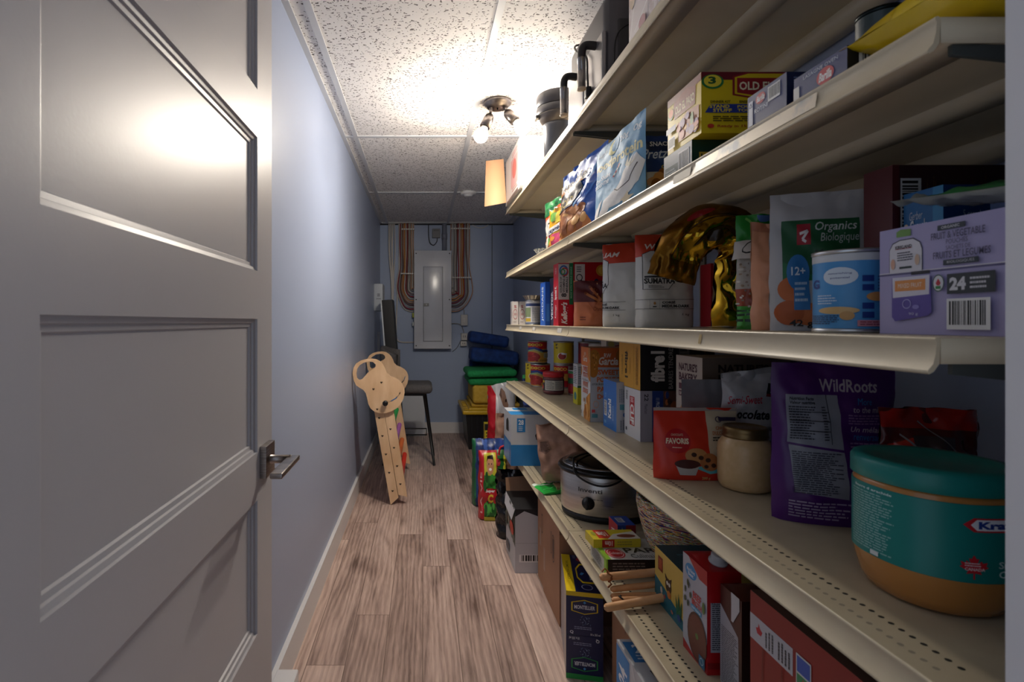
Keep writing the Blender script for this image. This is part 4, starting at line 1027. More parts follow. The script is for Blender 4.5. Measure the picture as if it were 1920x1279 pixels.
mb.add(vs,fs,mat('b8b6b4',.15,.0,alpha=.55)); mb.add([(v[0],v[1],v[2]-.0015) for v in vs[:12]],[f for f in fs if max(f)<12],mat('6a5c48',.3))
o=mb.build('empty_wrapper',loc=(.575,1.045,z)); tag(o,'flat clear plastic wrapper lying in front of the gold bag','wrapper')
bag('quinoa_bag','green bag with a clear window of white grains, right of the gold bag','grain bag',(.700,1.065),.105,.235,.055,z,-.25,'2f9a3a',
 front=[('r',0,.0,1,.20,'4aae3c'),('r',0,.2,1,.35,'a04a30'),('r',.0,.35,1,.62,'b9b4ac')]+spots(.05,.2,.95,.58,120,.018,['d6d2c8','8a7868','b8a898','e6e2da','a08c78'],5,.5)+[('r',.0,.60,.85,.76,'d4d0ca'),('t','Cou',.1,.64,.5,.74,'1c1c20',{'s':.4}),('l',.05,.05,.95,.18,3,'143a18'),('r',.35,.93,1,1,'4a72b0'),('q',[(.1,.95),(.5,.8),(.9,.84)],.02,'7fd06a')],wr=.008,seed=61,rough=.25)
bag('popcorn_bag','peach popcorn bag between the green grain bag and the organics pouch','snack bag',(.655,.935),.115,.188,.065,z,-.30,'d0906c',
 front=[('r',.0,.92,1,1,'b9785a')]+spots(.5,.42,.95,.78,26,.055,['e8dfc6','d8caa6','f2ecd8'],5,.7)+[('r',.8,.45,1,.58,'b02030'),('e',.75,.22,.22,.08,'c8842c'),('e',.72,.22,.16,.05,'e0a84a'),('q',[(.3,.32),(.9,.36)],.02,'c0442c')],wr=.01,seed=66,rough=.5,ztop=lambda u:-.01*u)
bag('organics_pouch','white and green organic baby snack pouch behind the light blue can','pouch',(.668,.868),.155,.232,.045,z,-.34,'bdbbbd',
 front=squeeze([('r',.13,.36,1,.80,'1b5a34'),('p',[(.13,.36),(.13,.5),(.6,.36)],'237040'),('r',.30,.62,.45,.77,'a8182c'),('q',[(.33,.70),(.42,.72),(.36,.66),(.4,.64)],.02,'efe8e8'),('t','Organics',.5,.70,.97,.78,'d8dcd8',{'b':.01,'s':.2}),('t','Biologique',.56,.62,.99,.70,'c2cac4',{'b':.0,'s':.2}),('t','Mango',.5,.53,.8,.58,'12301c',{'b':.02}),
 ('e',.22,.3,.14,.09,'c8682c'),('e',.40,.12,.16,.08,'c86a2e'),('e',.2,.13,.16,.09,'b85a24'),('e',.30,.42,.13,.13,'2f78b8'),('r',.25,.15,.42,.42,'2f78b8'),('t','12+',.22,.40,.38,.46,'e8eef6',{'b':.02}),('l',.26,.2,.4,.36,4,'b8cee4'),('t','42 g',.20,.02,.46,.08,'20201e',{'b':.02})],.80),wr=.006,seed=70,rough=.5)
can('snack_can','light blue baby snack can with a white lid on the eye level shelf','can',(.608,.742),.0425,.115,z,0,'4f9bd8',
 [('r',0,.90,1,1,'d4d6da'),('t','G',.13,.54,.24,.67,'1c3a86',{'b':.05}),('e',.44,.70,.15,.12,'dbe6f2'),('t','nourishing',.34,.72,.54,.75,'2c4a8e',{'b':.01}),('t','potential',.36,.66,.52,.69,'2c4a8e',{'b':.01}),('l',.22,.32,.42,.46,4,'c6dcf0'),('l',.12,.05,.45,.18,5,'1c2c50'),
 ('r',.62,.62,.72,.70,'1c3a86'),('r',.62,.50,.72,.58,'1c3a86'),('r',.62,.26,.72,.34,'1c3a86'),('r',.62,.14,.72,.22,'1c3a86'),('e',.42,.24,.18,.05,'d8b47a'),('e',.5,.17,.06,.06,'c89a5c'),('e',.75,.42,.10,.06,'d89a5a'),('r',.58,.03,.98,.11,'d08a9a'),('l',.6,.04,.96,.10,2,'8a3a50'),('l',.75,.5,.95,.7,5,'2c5a9a')],facing=-PI/2-.75,span=1.0*PI,lid='d4d6da')
LAV='a8a2cc'

carton('pouch_case','lavender fruit and vegetable pouch case nearest the doorway at eye level','case',(.588,.478),.10,.192,.131,z,0,LAV,
 side=squeeze([('r',.0,.555,1.4,.575,'5a5680'),('r',.0,.573,1.4,.582,'d8d6e0'),('r',.30,.545,.46,.575,'1c1c28'),
  ('p',[(.10,.58),(.10,.80),(.13,.86),(.20,.885),(.32,.885),(.38,.84),(.40,.78),(.40,.58)],'3a3a4c'),('p',[(.105,.58),(.105,.795),(.135,.85),(.2,.875),(.32,.875),(.375,.835),(.395,.775),(.395,.58)],'dad8e0'),('p',[(.17,.91),(.17,.96),(.21,.98),(.30,.97),(.30,.91)],'6f9a4a'),
  ('t','KIRKLAND',.16,.80,.31,.83,'3a2c2c',{'b':.03}),('r',.16,.795,.31,.80,'a02838'),('l',.18,.68,.33,.77,4,'4a4a5a'),('r',.2,.61,.31,.63,'1c3030'),('e',.14,.66,.02,.05,'d8a890'),('e',.36,.68,.02,.05,'d8b8a0'),
  ('r',.53,.905,.74,.95,'23303c'),('t','ORGANIC',.56,.915,.70,.94,'c8c8d0',{'b':.02}),('t','FRUIT & VEGETABLE',.48,.83,.88,.89,'4a4666',{'b':.01}),('t','POUCHES',.60,.78,.76,.82,'4a4666'),('t','SACHETS DE',.60,.73,.78,.765,'4a4666'),('t','FRUITS ET LEGUMES',.50,.66,.92,.72,'4a4666',{'b':.01}),('r',.58,.60,.84,.645,'23303c'),('t','BIOLOGIQUES',.61,.61,.81,.635,'c8c8d0'),
  ('p',[(.14,.53),(.14,.16),(.17,.12),(.46,.17),(.49,.2),(.48,.53)],'5a4aa0'),('p',[(.145,.53),(.15,.34),(.47,.36),(.475,.53)],'d6d4e2'),('r',.17,.40,.44,.50,'e0924a'),('t','MIXED FRUIT',.2,.43,.41,.47,'f2e6d8'),('o',.28,.28,.04,.045,.2,'a8a2d8'),('e',.36,.25,.03,.02,'8a82c8'),('t','90 g',.30,.17,.38,.20,'d0cce8'),
  ('e',.55,.45,.045,.075,'dcdce2'),('o',.55,.45,.045,.075,.12,'2c5a3c'),('p',[(.53,.45),(.55,.49),(.57,.45),(.56,.43),(.54,.43)],'c02c3c'),('r',.53,.40,.57,.425,'3c8a4c'),
  ('r',.62,.35,.96,.52,'2b3238'),('t','24',.64,.38,.76,.49,'d8d8de',{'b':.05}),('l',.79,.38,.93,.49,3,'c8c8d0'),('b',.62,.05,.93,.31)],.755),rough=.45)
bag('frozen_veg_bag','green and white bag lying on top of the lavender case','food bag',(.636,.485),.088,.175,.030,z+.1315,0,'9aa09c',front=[('p',[(0,0),(.3,0),(.4,.5),(0,.8)],'1f7a3c')]+spots(.35,.1,.9,.5,10,.12,['1c6a3a','2a8a4c','146034'],2),wr=.010,seed=80,rough=.3,tilt=-1.46)
GB='1f6fb0'
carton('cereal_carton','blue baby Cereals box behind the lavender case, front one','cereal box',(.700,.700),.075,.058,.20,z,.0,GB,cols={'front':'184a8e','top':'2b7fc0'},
 side=[('r',.75,0,1,1,'3a94cc'),('t','Gerber',.16,.80,.50,.86,'d0dcea',{'s':.2}),('t','Cereals',.18,.70,.62,.80,'e4ecf4',{'b':.03}),('e',.08,.70,.1,.08,'d8cab4'),('l',.2,.6,.6,.66,2,'a8c4e0')],front=[('t','Super',.2,.86,.7,.92,'c0d0e8'),('t','5 cereals',.35,.78,.7,.83,'c0d0e8'),('l',.1,.7,.8,.75,1,'a0b8d8')])
carton('cereal_carton','blue baby cereal box behind the lavender case, the one nearest the doorway','cereal box',(.722,.600),.075,.062,.188,z,.0,'1c4f94',cols={'top':'2b7fc0'},side=[('r',0,0,1,1,'1a4688')],front=[('l',.1,.8,.8,.92,2,'a0b8d8')])
carton('snack_box','tall dark maroon box with a barcode at the back of the eye level shelf','box',(.690,.765),.19,.05,.246,z,0,'38121a',
 front=[('r',0,0,.05,1,'5a1a20'),('b',.06,.55,.22,.92,1),('l',.26,.5,.34,.95,5,'5a3a24',1),('l',.6,.5,.9,.95,9,'4a2418',1),('e',.44,.84,.022,.03,'7a5a9a'),('e',.44,.72,.022,.03,'8a8a3a'),('e',.44,.60,.022,.03,'9a3a5a'),('e',.52,.78,.02,.03,'6a4a8a'),('e',.52,.66,.02,.03,'3a5a5a')],cols={'side':'5a1a22'})
carton('white_box','plain white box standing at the back behind the organics pouch','box',(.745,.955),.14,.05,.245,z,0,'b9b4b6',front=[('l',.1,.1,.4,.2,2,'8a8688')])

# ================================================================ SHELF 4
z=SZ[3]
def chili(facing_shift=0, ico='MEXICO'):
    return [('r',0,.66,1,1,'b8142c'),('r',0,0,1,.30,'d8a24a'),('r',0,.3,1,.66,'c9a04e'),('p',[(0,.56),(.35,.66),(.62,.50),(1,.52),(1,.64),(.62,.62),(.35,.76),(0,.70)],'2b3f8e'),('p',[(0,.50),(.35,.60),(.6,.46),(.6,.50),(.35,.65),(0,.56)],'7fb88a'),('e',.22,.28,.30,.24,'b02c28')]+spots(.02,.08,.46,.46,16,.05,['8e1c1c','c8423a','a02a24'],3)+[('t',ico,.02,.80,.58,.93,'e8c83a',{'b':.04}),('r',.58,.5,1,.58,'2a2450'),('r',.62,.22,.96,.46,'c8c2b4'),('l',.64,.24,.94,.44,6,'7a7468'),('l',.5,.06,.95,.14,2,'6a4a20')]
def yellowcan():
    return [('r',.0,0,1,1,'d6c022'),('t','F',.18,.84,.26,.95,'3a3a20',{'b':.04}),('t','E',.18,.72,.26,.79,'3a3a20',{'b':.04}),('e',.38,.36,.13,.17,'e8e0d0'),('e',.38,.35,.11,.15,'a82c24'),('e',.44,.47,.08,.04,'dfe6ee'),('l',.7,.1,.95,.9,14,'6a6220'),('r',0,.0,1,.03,'a8a8a8')]
tomato='tomato cans on the second shelf from the floor'
can('tomato_can','yellow can in the bottom row at the far left of the tomato cans','can',(.612,2.86),.05,.1185,z,0,'d6c022',yellowcan(),tomato)
can('tomato_can','red tomato label can in the bottom row, behind the red lidded jar','can',(.617,2.745),.05,.1185,z,0,'b8142c',chili(),tomato)
can('tomato_can','red tomato label can stacked on top at the left end of the cans','can',(.612,2.79),.05,.1185,z+.119,0,'b8142c',chili(),tomato)
can('tomato_can','red and white label can in the bottom row under the upper yellow can','can',(.728,2.70),.05,.1185,z,0,'b8142c',[('r',0,.66,.6,1,'b8142c'),('t','MEXICO',.0,.78,.52,.93,'e8c83a',{'b':.04}),('r',.55,0,1,1,'b9b9c2'),('l',.6,.3,.95,.9,12,'6a6a78'),('b',.6,.05,.9,.25),('r',0,.3,.55,.64,'d8a24a')],tomato)
can('tomato_can','yellow tomato can stacked on top next to the red one','can',(.728,2.70),.05,.1185,z+.119,0,'d6c022',yellowcan(),tomato)
can('tomato_can','dark red can stacked behind the orange cracker box','can',(.835,2.63),.05,.1185,z+.119,0,'7a1428',[('r',0,0,1,.5,'8e1c30')],tomato)
can('tomato_can','can below the dark red one behind the cracker box','can',(.835,2.63),.05,.1185,z,0,'7a1428',[('r',0,0,1,.5,'d8a24a')],tomato)
can('tomato_can','can with a salmon pink rim behind the orange cracker box','can',(.840,2.48),.05,.1185,z+.119,0,'c8846a',[('r',0,.9,1,1,'dcd0c8'),('r',0,.5,1,.88,'d07a52')],tomato)
can('tomato_can','can below the salmon pink one behind the cracker box','can',(.840,2.48),.05,.1185,z,0,'c8846a',[('r',0,.5,1,.88,'d07a52')],tomato)
can('soup_can','green and red can just left of the cracker box','can',(.72,2.43),.043,.115,z,0,'9a2430',[('r',0,.9,1,1,'2f7a4c'),('r',0,.45,1,.7,'2c6a48'),('r',0,.1,1,.4,'b8323a')])
t=thing('candy_jar','small clear jar with a red lid in front of the tomato cans','jar',(.613,2.452,z+.0003))
mb=MB(); mb.lathe([(.040,0),(.047,.004),(.049,.012),(.049,.02)],mat('6a3438',.2),36)
S=Surf(30,1,lambda u,v:(.0492*math.cos(-PI-.3+u*(PI+.6)),.0492*math.sin(-PI-.3+u*(PI+.6)),.018+v*.052)); S.base(mb,mat('20202a',.4)); S.paint(mb,[('r',.20,.05,.72,.92,'c2beb4'),('l',.24,.12,.46,.86,8,'4a4a50'),('l',.48,.12,.70,.86,9,'5a5a60'),('e',.08,.3,.06,.2,'c03a34'),('r',.1,.7,.18,.9,'d8b83a')],.4)
mb.lathe([(.049,.018),(.049,.07),(.047,.078),(.044,.084)],mat('8a5c5c',.15,trans=.3),36); mb.build('body',parent=t)
MB().lathe([(.046,.080),(.0495,.082),(.0495,.100),(.047,.104),(0,.104)],mat('b81a24',.35),36).build('lid',parent=t)
carton('seasoning_box','slim white and yellow box pressed against the cracker box','box',(.628,2.12),.03,.06,.165,z,0,'cfcfd2',front=[('r',0,0,1,.42,'d6cc2a'),('l',.1,.5,.9,.95,10,'5a6a7a'),('r',0,.42,1,.47,'2c6a48')],side=[('r',0,0,1,.42,'d6cc2a'),('l',.1,.5,.9,.95,10,'5a6a7a'),('e',.5,.2,.3,.1,'3f8a8c')])
carton('rice_cracker_box','white box with a pink line behind the orange cracker box','box',(.70,1.99),.09,.06,.272,z,0,'b9b2ae',front=[('e',.2,.93,.14,.04,'c2b878'),('q',[(.35,.9),(1,.95)],.015,'a83a5a'),('t','THINS',.4,.85,.8,.88,'3a3438',{'b':.02})])
OR='d8722a'
carton('cracker_box','tall orange and white sweet potato cracker box','cracker box',on(1107,791.7,z)[:2],.155,.122,.250,z,-.05,'b9bcc4',
 front=squeeze([('r',0,.74,1.3,1,'c9622a'),('e',.10,.86,.16,.12,'b87a2a'),('e',.08,.70,.13,.10,'b8741f'),('e',.88,.9,.2,.1,'a8642a')]+spots(.0,.68,.2,.94,12,.02,['8a5a1c','d89a44'],2)+[('t','RW',.36,.87,.55,.93,'e8dcd0',{'b':.02}),('t','Garcia',.22,.77,.74,.88,'e8dcd0',{'b':.03,'s':.2}),('t','SWEET',.20,.64,.76,.71,'cf6428',{'b':.03}),('t','POTATO',.17,.54,.80,.61,'cf6428',{'b':.03}),('t','crackers',.04,.50,.4,.535,'3a3a44',{'s':.2}),('t','PATATE',.18,.41,.8,.48,'cf6428',{'b':.03}),('t','DOUCE',.18,.31,.8,.38,'cf6428',{'b':.03}),('r',.03,.06,.19,.11,'4a8a9a'),('r',.03,.13,.12,.17,'c8444a'),('o',.14,.24,.08,.05,.2,'d8a890')],.80),
 side=[('r',0,.74,1,1,OR),('e',1.0,.68,.30,.14,'b8741f'),('e',.0,.66,.12,.07,'b8741f'),('e',1.0,.93,.22,.1,'b87a2a'),('t','Garcia',.25,.80,.68,.88,'f0e4d8',{'b':.02,'s':.2}),('t','RW',.36,.88,.56,.93,'f0e4d8'),('t','SWEET',.24,.66,.74,.73,'cf5a2c',{'b':.03}),('t','POTATO',.24,.58,.76,.65,'cf5a2c',{'b':.03}),('t','crackers',.12,.53,.85,.565,'3a3a44',{'s':.2}),('t','PATATE',.24,.45,.76,.52,'cf5a2c',{'b':.03}),('t','DOUCE',.24,.36,.76,.43,'cf5a2c',{'b':.03}),('p',[(.35,0),(.3,.08),(.5,.2),(.62,.22),(.7,.33),(1,.40),(1,0)],'c98436')]+spots(.4,.02,.98,.3,14,.06,['b8702a','d8994a'],7)+[('e',.42,.26,.07,.03,'a8683a'),('r',.1,.05,.16,.1,'3a3a50')],
 cols={'side':'cdced2','top':'b8652e'},rough=.4)
carton('cereal_box','blue cereal box with a narrow white spine','cereal box',on(1155.8,811.4,z)[:2],.05,.115,.153,z,0,'bcc0c8',cols={'side':'1f74c8','top':'9aa4b4'},
 side=[('b',.07,.24,.28,.56,1),('t','Kashi',.38,.22,.62,.62,'f0f4f8',{'rot':90,'b':.04}),('l',.72,.2,.8,.6,1,'a8cce8',1),('t','TO GO',.14,.62,.24,.72,'a8cce8',{'rot':90}),('r',.1,.08,.24,.14,'6aa8dc')],
 front=[('e',.7,.35,.3,.07,'1f5aa8'),('t','11',.55,.33,.85,.38,'e8eef6',{'b':.03}),('t','500 g',.62,.72,.9,.92,'2c4a8e',{'rot':90,'b':.02}),('l',.15,.6,.5,.95,3,'7a8494',1),('r',.2,.45,.8,.56,'5a9aa8'),('l',.2,.05,.5,.26,2,'7a8494',1)],rough=.35)
carton('energy_bar_box','white bar box with a red logo standing on its side','bar box',on(1200.5,828.9,z)[:2],.115,.115,.1435,z,0,'a9aab8',cols={'side':'dcdce0','top':'4a4644'},
 side=[('b',.09,.72,.26,.94,1),('r',.36,.25,.66,.84,'c0202e'),('t','CLIF',.39,.27,.63,.68,'f4f4f4',{'rot':270,'b':.05}),('t','BAR',.42,.71,.60,.82,'f0dada',{'rot':270,'b':.02}),('r',.1,.1,.18,.17,'4a4a50')],
 front=[('r',.0,0,.29,1,'a4a4b4'),('t','22',.10,.80,.2,.94,'22222a',{'rot':270,'b':.02}),('t','Mixed bars',.10,.55,.18,.74,'50505c',{'rot':270}),('r',.29,0,.56,1,'1f3a80'),('t','11 PROTEIN',.38,.55,.47,.86,'c8d2e8',{'rot':270,'b':.01}),('r',.56,0,1,1,'5a3a34')]+spots(.58,.1,.98,.95,14,.06,['8a4a2a','b9693c','3a2424','2c3c7a'],5),rough=.35)
carton('fibre_bar_box','yellow and black bar box lying on the white bar box','bar box',(.6125,1.469),.21,.158,.133,z+.144,0,'16161a',cols={'side':'e0a534','top':'2a2620'},
 side=[('r',.72,0,.725,1,'8a6420'),('t','fibre1',.30,.2,.44,.80,'3a2c14',{'rot':270,'b':.03}),('l',.12,.25,.2,.85,1,'a8803a',1),('l',.52,.3,.56,.7,1,'a8803a',1),('l',.8,.1,.92,.95,3,'a8782a',1)],
 front=[('t','fibre1',.14,.18,.33,.84,'cfccc8',{'rot':90,'b':.05}),('t','BARRES TENDRES',.38,.04,.44,.95,'9c9894',{'rot':90,'b':.0}),('r',.52,.5,.66,.92,'5c5a58'),('l',.53,.52,.65,.9,4,'1a1a1c')]+spots(.7,.3,.98,.9,14,.05,['3a2a1c','5a4024','2a1c14'],3),rough=.35)
NB='c2b6ac'
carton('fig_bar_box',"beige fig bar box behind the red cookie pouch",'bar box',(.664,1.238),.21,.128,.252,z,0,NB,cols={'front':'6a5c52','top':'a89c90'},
 side=[('t',"NATURE'S",.12,.85,.82,.93,'4a1c2c',{'b':.04}),('t','BAKERY',.12,.75,.82,.83,'4a1c2c',{'b':.04}),('r',.12,.66,.95,.72,'5a2438'),('t','FIG BAR',.3,.67,.66,.71,'d8ccc4',{'b':.02}),('r',.12,.59,.9,.645,'5a2438'),('t','BARRE AUX FIGUES',.15,.60,.86,.635,'d8ccc4',{'b':.02}),('e',.5,.42,.34,.13,'b98a54'),('e',.5,.42,.25,.09,'2a1c34')]+spots(.15,.1,.9,.35,14,.07,['b98450','8a5a34','2c2450','3a2c6a'],5),
 front=[('t',"NATURE'S",.18,.86,.75,.94,'1c1014',{'b':.04}),('t','BAKERY',.18,.76,.7,.84,'1c1014',{'b':.04})])
bag('hydration_pouch','plain grey electrolyte drink mix pouch behind the red cookie pouch','pouch',(.655,1.203),.115,.205,.022,z,-.03,'84868c',
 front=[('t','HYDRATION',.60,.22,1.5,.30,'2f9ab0',{'b':.03}),('t','ELECTROLYTE DRINK',.30,.13,1.2,.17,'c8ccd0',{'b':.01}),('e',.8,.42,.12,.08,'2f6ac0')],wr=.004,seed=90,rough=.4)
bag('chocolate_chip_bag','white chocolate chips bag behind the mason jar','baking bag',(.742,1.150),.155,.235,.05,z,-.12,'b8b8bc',
 front=[('r',.0,.95,1,1,'9c9ca0'),('p',[(.56,.74),(.99,.70),(1.0,.80),(.60,.86)],'1c1c20'),('p',[(.56,.74),(.98,.70),(.985,.725),(.57,.765)],'7a1420'),('t','KIRKLAND',.62,.76,.96,.81,'e8e6e6',{'b':.03,'s':.25,'tilt':-.02}),('t','Semi-Sweet',.06,.68,.50,.76,'b8283c',{'b':.01,'s':.3}),('t','Chocolate Chips',.00,.50,.98,.62,'17171c',{'b':.03,'s':.3,'tilt':-.03}),('t','Real Vanilla',.2,.43,.62,.47,'3a2a24',{'s':.3}),('t','Brisures de',.12,.26,.96,.38,'17171c',{'b':.02,'s':.3}),('t','chocolat',.2,.12,.96,.24,'17171c',{'b':.02,'s':.3})],wr=.011,seed=93,rough=.2,ztop=lambda u:.012*u)
bag('cookie_pouch','red and cream chocolate cookie pouch on the second shelf from the floor','pouch',(.588,1.128),.175,.152,.05,z,-.05,'c8311c',
 front=[('p',[(.64,.24),(.62,.97),(1,.97),(1,.24)],'c9b89c'),('r',0,.955,1,1,'a89c94'),('e',.26,.54,.15,.17,'b0161c'),('t','FAVORIS',.13,.50,.39,.58,'e8d8b8',{'b':.04}),('t','CHOCOLATS',.19,.61,.33,.64,'e8d8b8'),('l',.2,.44,.34,.46,1,'e8d8b8'),
 ('p',[(.44,.18),(.62,.10),(.82,.14),(.66,.24)],'5ab0b8'),('e',.47,.34,.13,.11,'b98450'),('e',.62,.26,.11,.12,'a8683a'),('p',[(.22,.22),(.50,.22),(.45,.08),(.27,.08)],'b8b4b0'),('e',.36,.23,.15,.06,'4a2420'),('e',.44,.36,.03,.03,'3a2018'),('e',.52,.32,.03,.03,'3a2018'),('e',.60,.29,.03,.03,'3a2018'),('e',.66,.22,.025,.03,'3a2018'),('e',.58,.2,.025,.025,'3a2018'),
 ('t','CHOCOLATE',.72,.70,1.0,.75,'b9622c',{'b':.02}),('t','DULCE DE LECHE',.68,.63,1.0,.68,'b9622c',{'b':.02}),('l',.68,.54,1,.61,2,'3a3028'),('t','CHOCOLAT',.72,.42,1,.47,'b9622c',{'b':.02}),('l',.72,.3,1,.40,2,'3a3028'),('r',.76,.82,.98,.87,'3a2c4a'),('o',.76,.84,.04,.04,.25,'3a2c4a'),('t','200 g',.52,.02,.62,.065,'d8b87a',{'b':.02})],wr=.004,seed=97,rough=.35)
# mason jar
t=thing('mason_jar','glass jar of pale tan powder with a brass lid beside the red cookie pouch','jar',(.654,1.058,z+.0003))
MB().lathe([(.036,0),(.044,.003),(.0485,.012),(.0495,.03),(.0495,.082),(.048,.091),(.043,.099),(.0395,.103),(.039,.108)],noisy('c9a878','d2b285',90,.3,lo=.3,hi=.7),44).build('filled_glass',parent=t)
mb=MB(); BR=mat('7a6440',.35,.8); mb.lathe([(.0400,.104),(.0418,.106),(.0418,.109),(.0402,.1105),(.0412,.1125),(.0402,.1145),(.0410,.1165),(.0405,.1235),(.0385,.1265),(.035,.1262),(.034,.1250),(0,.1250)],BR,48); mb.build('lid',parent=t)
bag('trail_mix_bag','large purple trail mix bag showing its nutrition panel','snack bag',(.694,.885),.182,.268,.07,z,-.22,'4a1668',
 front=[('t','WildRoots',.38,.82,.84,.90,'b8acb8',{'b':.02}),('p',[(.10,.50),(.10,.80),(.52,.80),(.53,.47)],'8d8f9c'),('p',[(.11,.485),(.53,.455),(.56,.17),(.14,.20)],'8d8f9c'),('q',[(.43,.80),(.44,.50)],.006,'2a2a34'),('t','Nutrition Facts',.13,.765,.32,.785,'1c1c24',{'b':.03}),('t','Valeur nutritive',.13,.74,.33,.76,'1c1c24',{'b':.03}),('l',.12,.52,.33,.73,13,'2c2c38'),('l',.38,.52,.42,.73,13,'2c2c38'),('l',.13,.19,.52,.45,20,'3a3a48'),
 ('r',.12,.635,.43,.64,'1c1c24'),('r',.12,.69,.43,.694,'1c1c24'),('r',.12,.575,.43,.58,'1c1c24'),
 ('t','More',.66,.745,.78,.785,'2f7ab8',{'s':.3}),('t','to the mix',.62,.70,.86,.735,'b0a4b4',{'s':.2,'b':.01}),('l',.58,.625,.9,.69,4,'8a6a9a'),('t','Un mélange',.60,.57,.90,.615,'b0a4b4',{'s':.2,'b':.01}),('t','renversant',.62,.53,.86,.565,'2f7ab8',{'s':.2}),('l',.58,.44,.88,.52,4,'8a6a9a'),('l',.58,.4,.8,.42,2,'7a5a8a'),('e',.72,.34,.07,.04,'5a1c20'),('e',.80,.31,.04,.05,'a8a03a'),('l',.1,.04,.6,.15,6,'a090b0')],wr=.006,seed=103,rough=.35,taper=2.0)
bag('blue_pouch','blue and orange pouch peeking above the purple bag','pouch',(.768,.985),.10,.268,.03,z,0,'2f6a98',front=[('r',.35,.9,.6,1,'c8845a')],wr=.006,seed=111)
bag('red_plastic_bag','crumpled red and clear plastic bag behind the teal lidded jar','snack bag',(.775,.80),.13,.205,.08,z,-.2,'5a1c1e',front=[('r',0,.85,1,1,'a81c18'),('p',[(0,.4),(.3,.5),(.35,.8),(0,.7)],'c8382a'),('r',.7,.2,1,.5,'a82418'),('r',.3,.2,.7,.8,'4a3c40'),('q',[(.2,.8),(.5,.6),(.8,.3)],.015,'9a949a'),('q',[(.4,.9),(.7,.7),(.9,.4)],.01,'9a949a')],wr=.016,seed=107,rough=.15)
# big peanut butter jar
t=thing('peanut_butter_jar','big peanut butter jar with a teal lid at the doorway end','jar',(.632,.648,z+.0003))
R=.073
PB=mat('b87c3c',.25,coat=.5); TEAL=mat('0f7f78',.35)
mb=MB(); mb.lathe([(.050,0),(.060,.004),(.066,.016),(.0705,.034),(.0725,.045),(.073,.05),(.073,.132),(.0722,.137),(.0715,.142)],PB,56,power=2.25)
def jar(u,v):
    a=-PI-.95+u*(PI*1.2); ca,sa=math.cos(a),math.sin(a); e=2/2.25
    return ((R+.0004)*math.copysign(abs(ca)**e,ca),(R+.0004)*math.copysign(abs(sa)**e,sa),.048+v*.086)
mb.lathe([(R+.0002,.0475),(R+.0002,.1345)],mat('0f8079',.35),56,power=2.25)
S=Surf(44,2,jar); S.base(mb,mat('0f8079',.35))
MP=[(0,-1),(.05,-1),(.04,-.45),(.45,-.55),(.36,-.3),(.85,.05),(.7,.15),(.78,.5),(.5,.4),(.45,.6),(.2,.35),(.3,.8),(.15,.75),(0,1.1)]
MP=MP+[(-x,y) for x,y in MP[::-1]]
S.paint(mb,[('l',.13,.06,.34,.90,22,'8ab8b4'),('t','Beurre d arachide',.16,.925,.33,.96,'d8ecea',{'b':.02}),
 ('p',[(.60,.66),(.565,.75),(.60,.84),(.76,.84),(.78,.75),(.76,.66)],'c8202c'),('p',[(.61,.68),(.59,.75),(.61,.82),(.75,.82),(.765,.75),(.75,.68)],'f0f0f4'),('t','Kraft',.615,.70,.735,.80,'1c3a8e',{'b':.05}),
 ('p',[(.60+.055*x,.20+.15*y) for x,y in MP],'c8202c'),('t','CANADA',.57,.16,.635,.20,'f0d8d8',{'b':.03}),('l',.57,.21,.63,.27,2,'f0d8d8'),('r',.25,.02,.28,.08,'d8dcdc'),('t','Smooth',.675,.20,.80,.29,'bcd8d6',{'b':.02}),('t','Crémeux',.675,.08,.81,.17,'bcd8d6',{'b':.02})],.35)
mb.build('body',parent=t)
mb=MB(); mb.lathe([(.0735,.142),(.0748,.143),(.0748,.163),(.072,.168),(.060,.1685),(.058,.1670),(0,.1668)],TEAL,56,power=2.25); mb.build('lid',parent=t)
bag('produce_bag','pale bag with dark printing in the dark behind the big jar','food bag',(.80,.60),.12,.10,.07,z+.0,-.3,'a8a27c',front=[('t','ZA',.3,.5,.8,.8,'3a2c4a',{'b':.03})],wr=.01,seed=120)

# ================================================================ SHELF 5 (lowest)
z=SZ[4]
BB='2e86c8'
c=on(957.9,873.8,z)
carton('beer_case','white and blue 28 bottle case overhanging the lowest shelf','beer case',(c.x,c.y),.36,.21,.243,z,0,'d3d5d8',cols={'top':'d3d5d8'},
 side=[('r',0,0,1,.44,BB),('p',[(.35,.60),(.7,.62),(.7,.83),(.55,.88),(.35,.80)],'17140f'),('p',[(.15,.05),(.45,.05),(.45,.38),(.15,.38)],'5aa2d6'),('p',[(.5,.05),(.8,.05),(.8,.38),(.5,.38)],'5aa2d6')],
 front=[('r',0,0,1,.41,BB),('r',.08,.66,.19,.93,BB),('t','28',.10,.80,.17,.90,'eef2f6',{'b':.03}),('l',.10,.68,.17,.78,3,'cfe0ee'),('t','Corona',.32,.47,.98,.72,'14161c',{'b':.04,'s':.1}),('p',[(.48,.74),(.50,.86),(.54,.78),(.58,.88),(.62,.80),(.66,.88),(.70,.78),(.74,.86),(.76,.74)],'c9b088'),('l',.62,.03,.9,.07,1,'a8cce8')],
 top=[('r',0,.0,1,.45,BB),('r',.0,.45,1,1,'c8ccd2'),('r',.1,.62,.3,.9,BB),('q',[(.4,0),(.75,1)],.02,'e4e6ea'),('q',[(.5,0),(.85,1)],.015,'e4e6ea')],rough=.3)
carton('small_carton','small brown cardboard block under the leaning paper bag','box',(.535,2.085),.075,.06,.022,z,0,'a5825e')
bag('green_packet','flat bright green and white packet under the paper bag','packet',(.537,2.065),.13,.10,.012,z,.3,'1fa03c',front=[('r',0,.8,1,1,'d0dcd0'),('q',[(.1,.3),(.9,.6)],.03,'5fd07a')],wr=.006,seed=130,rough=.25,tilt=-1.5)
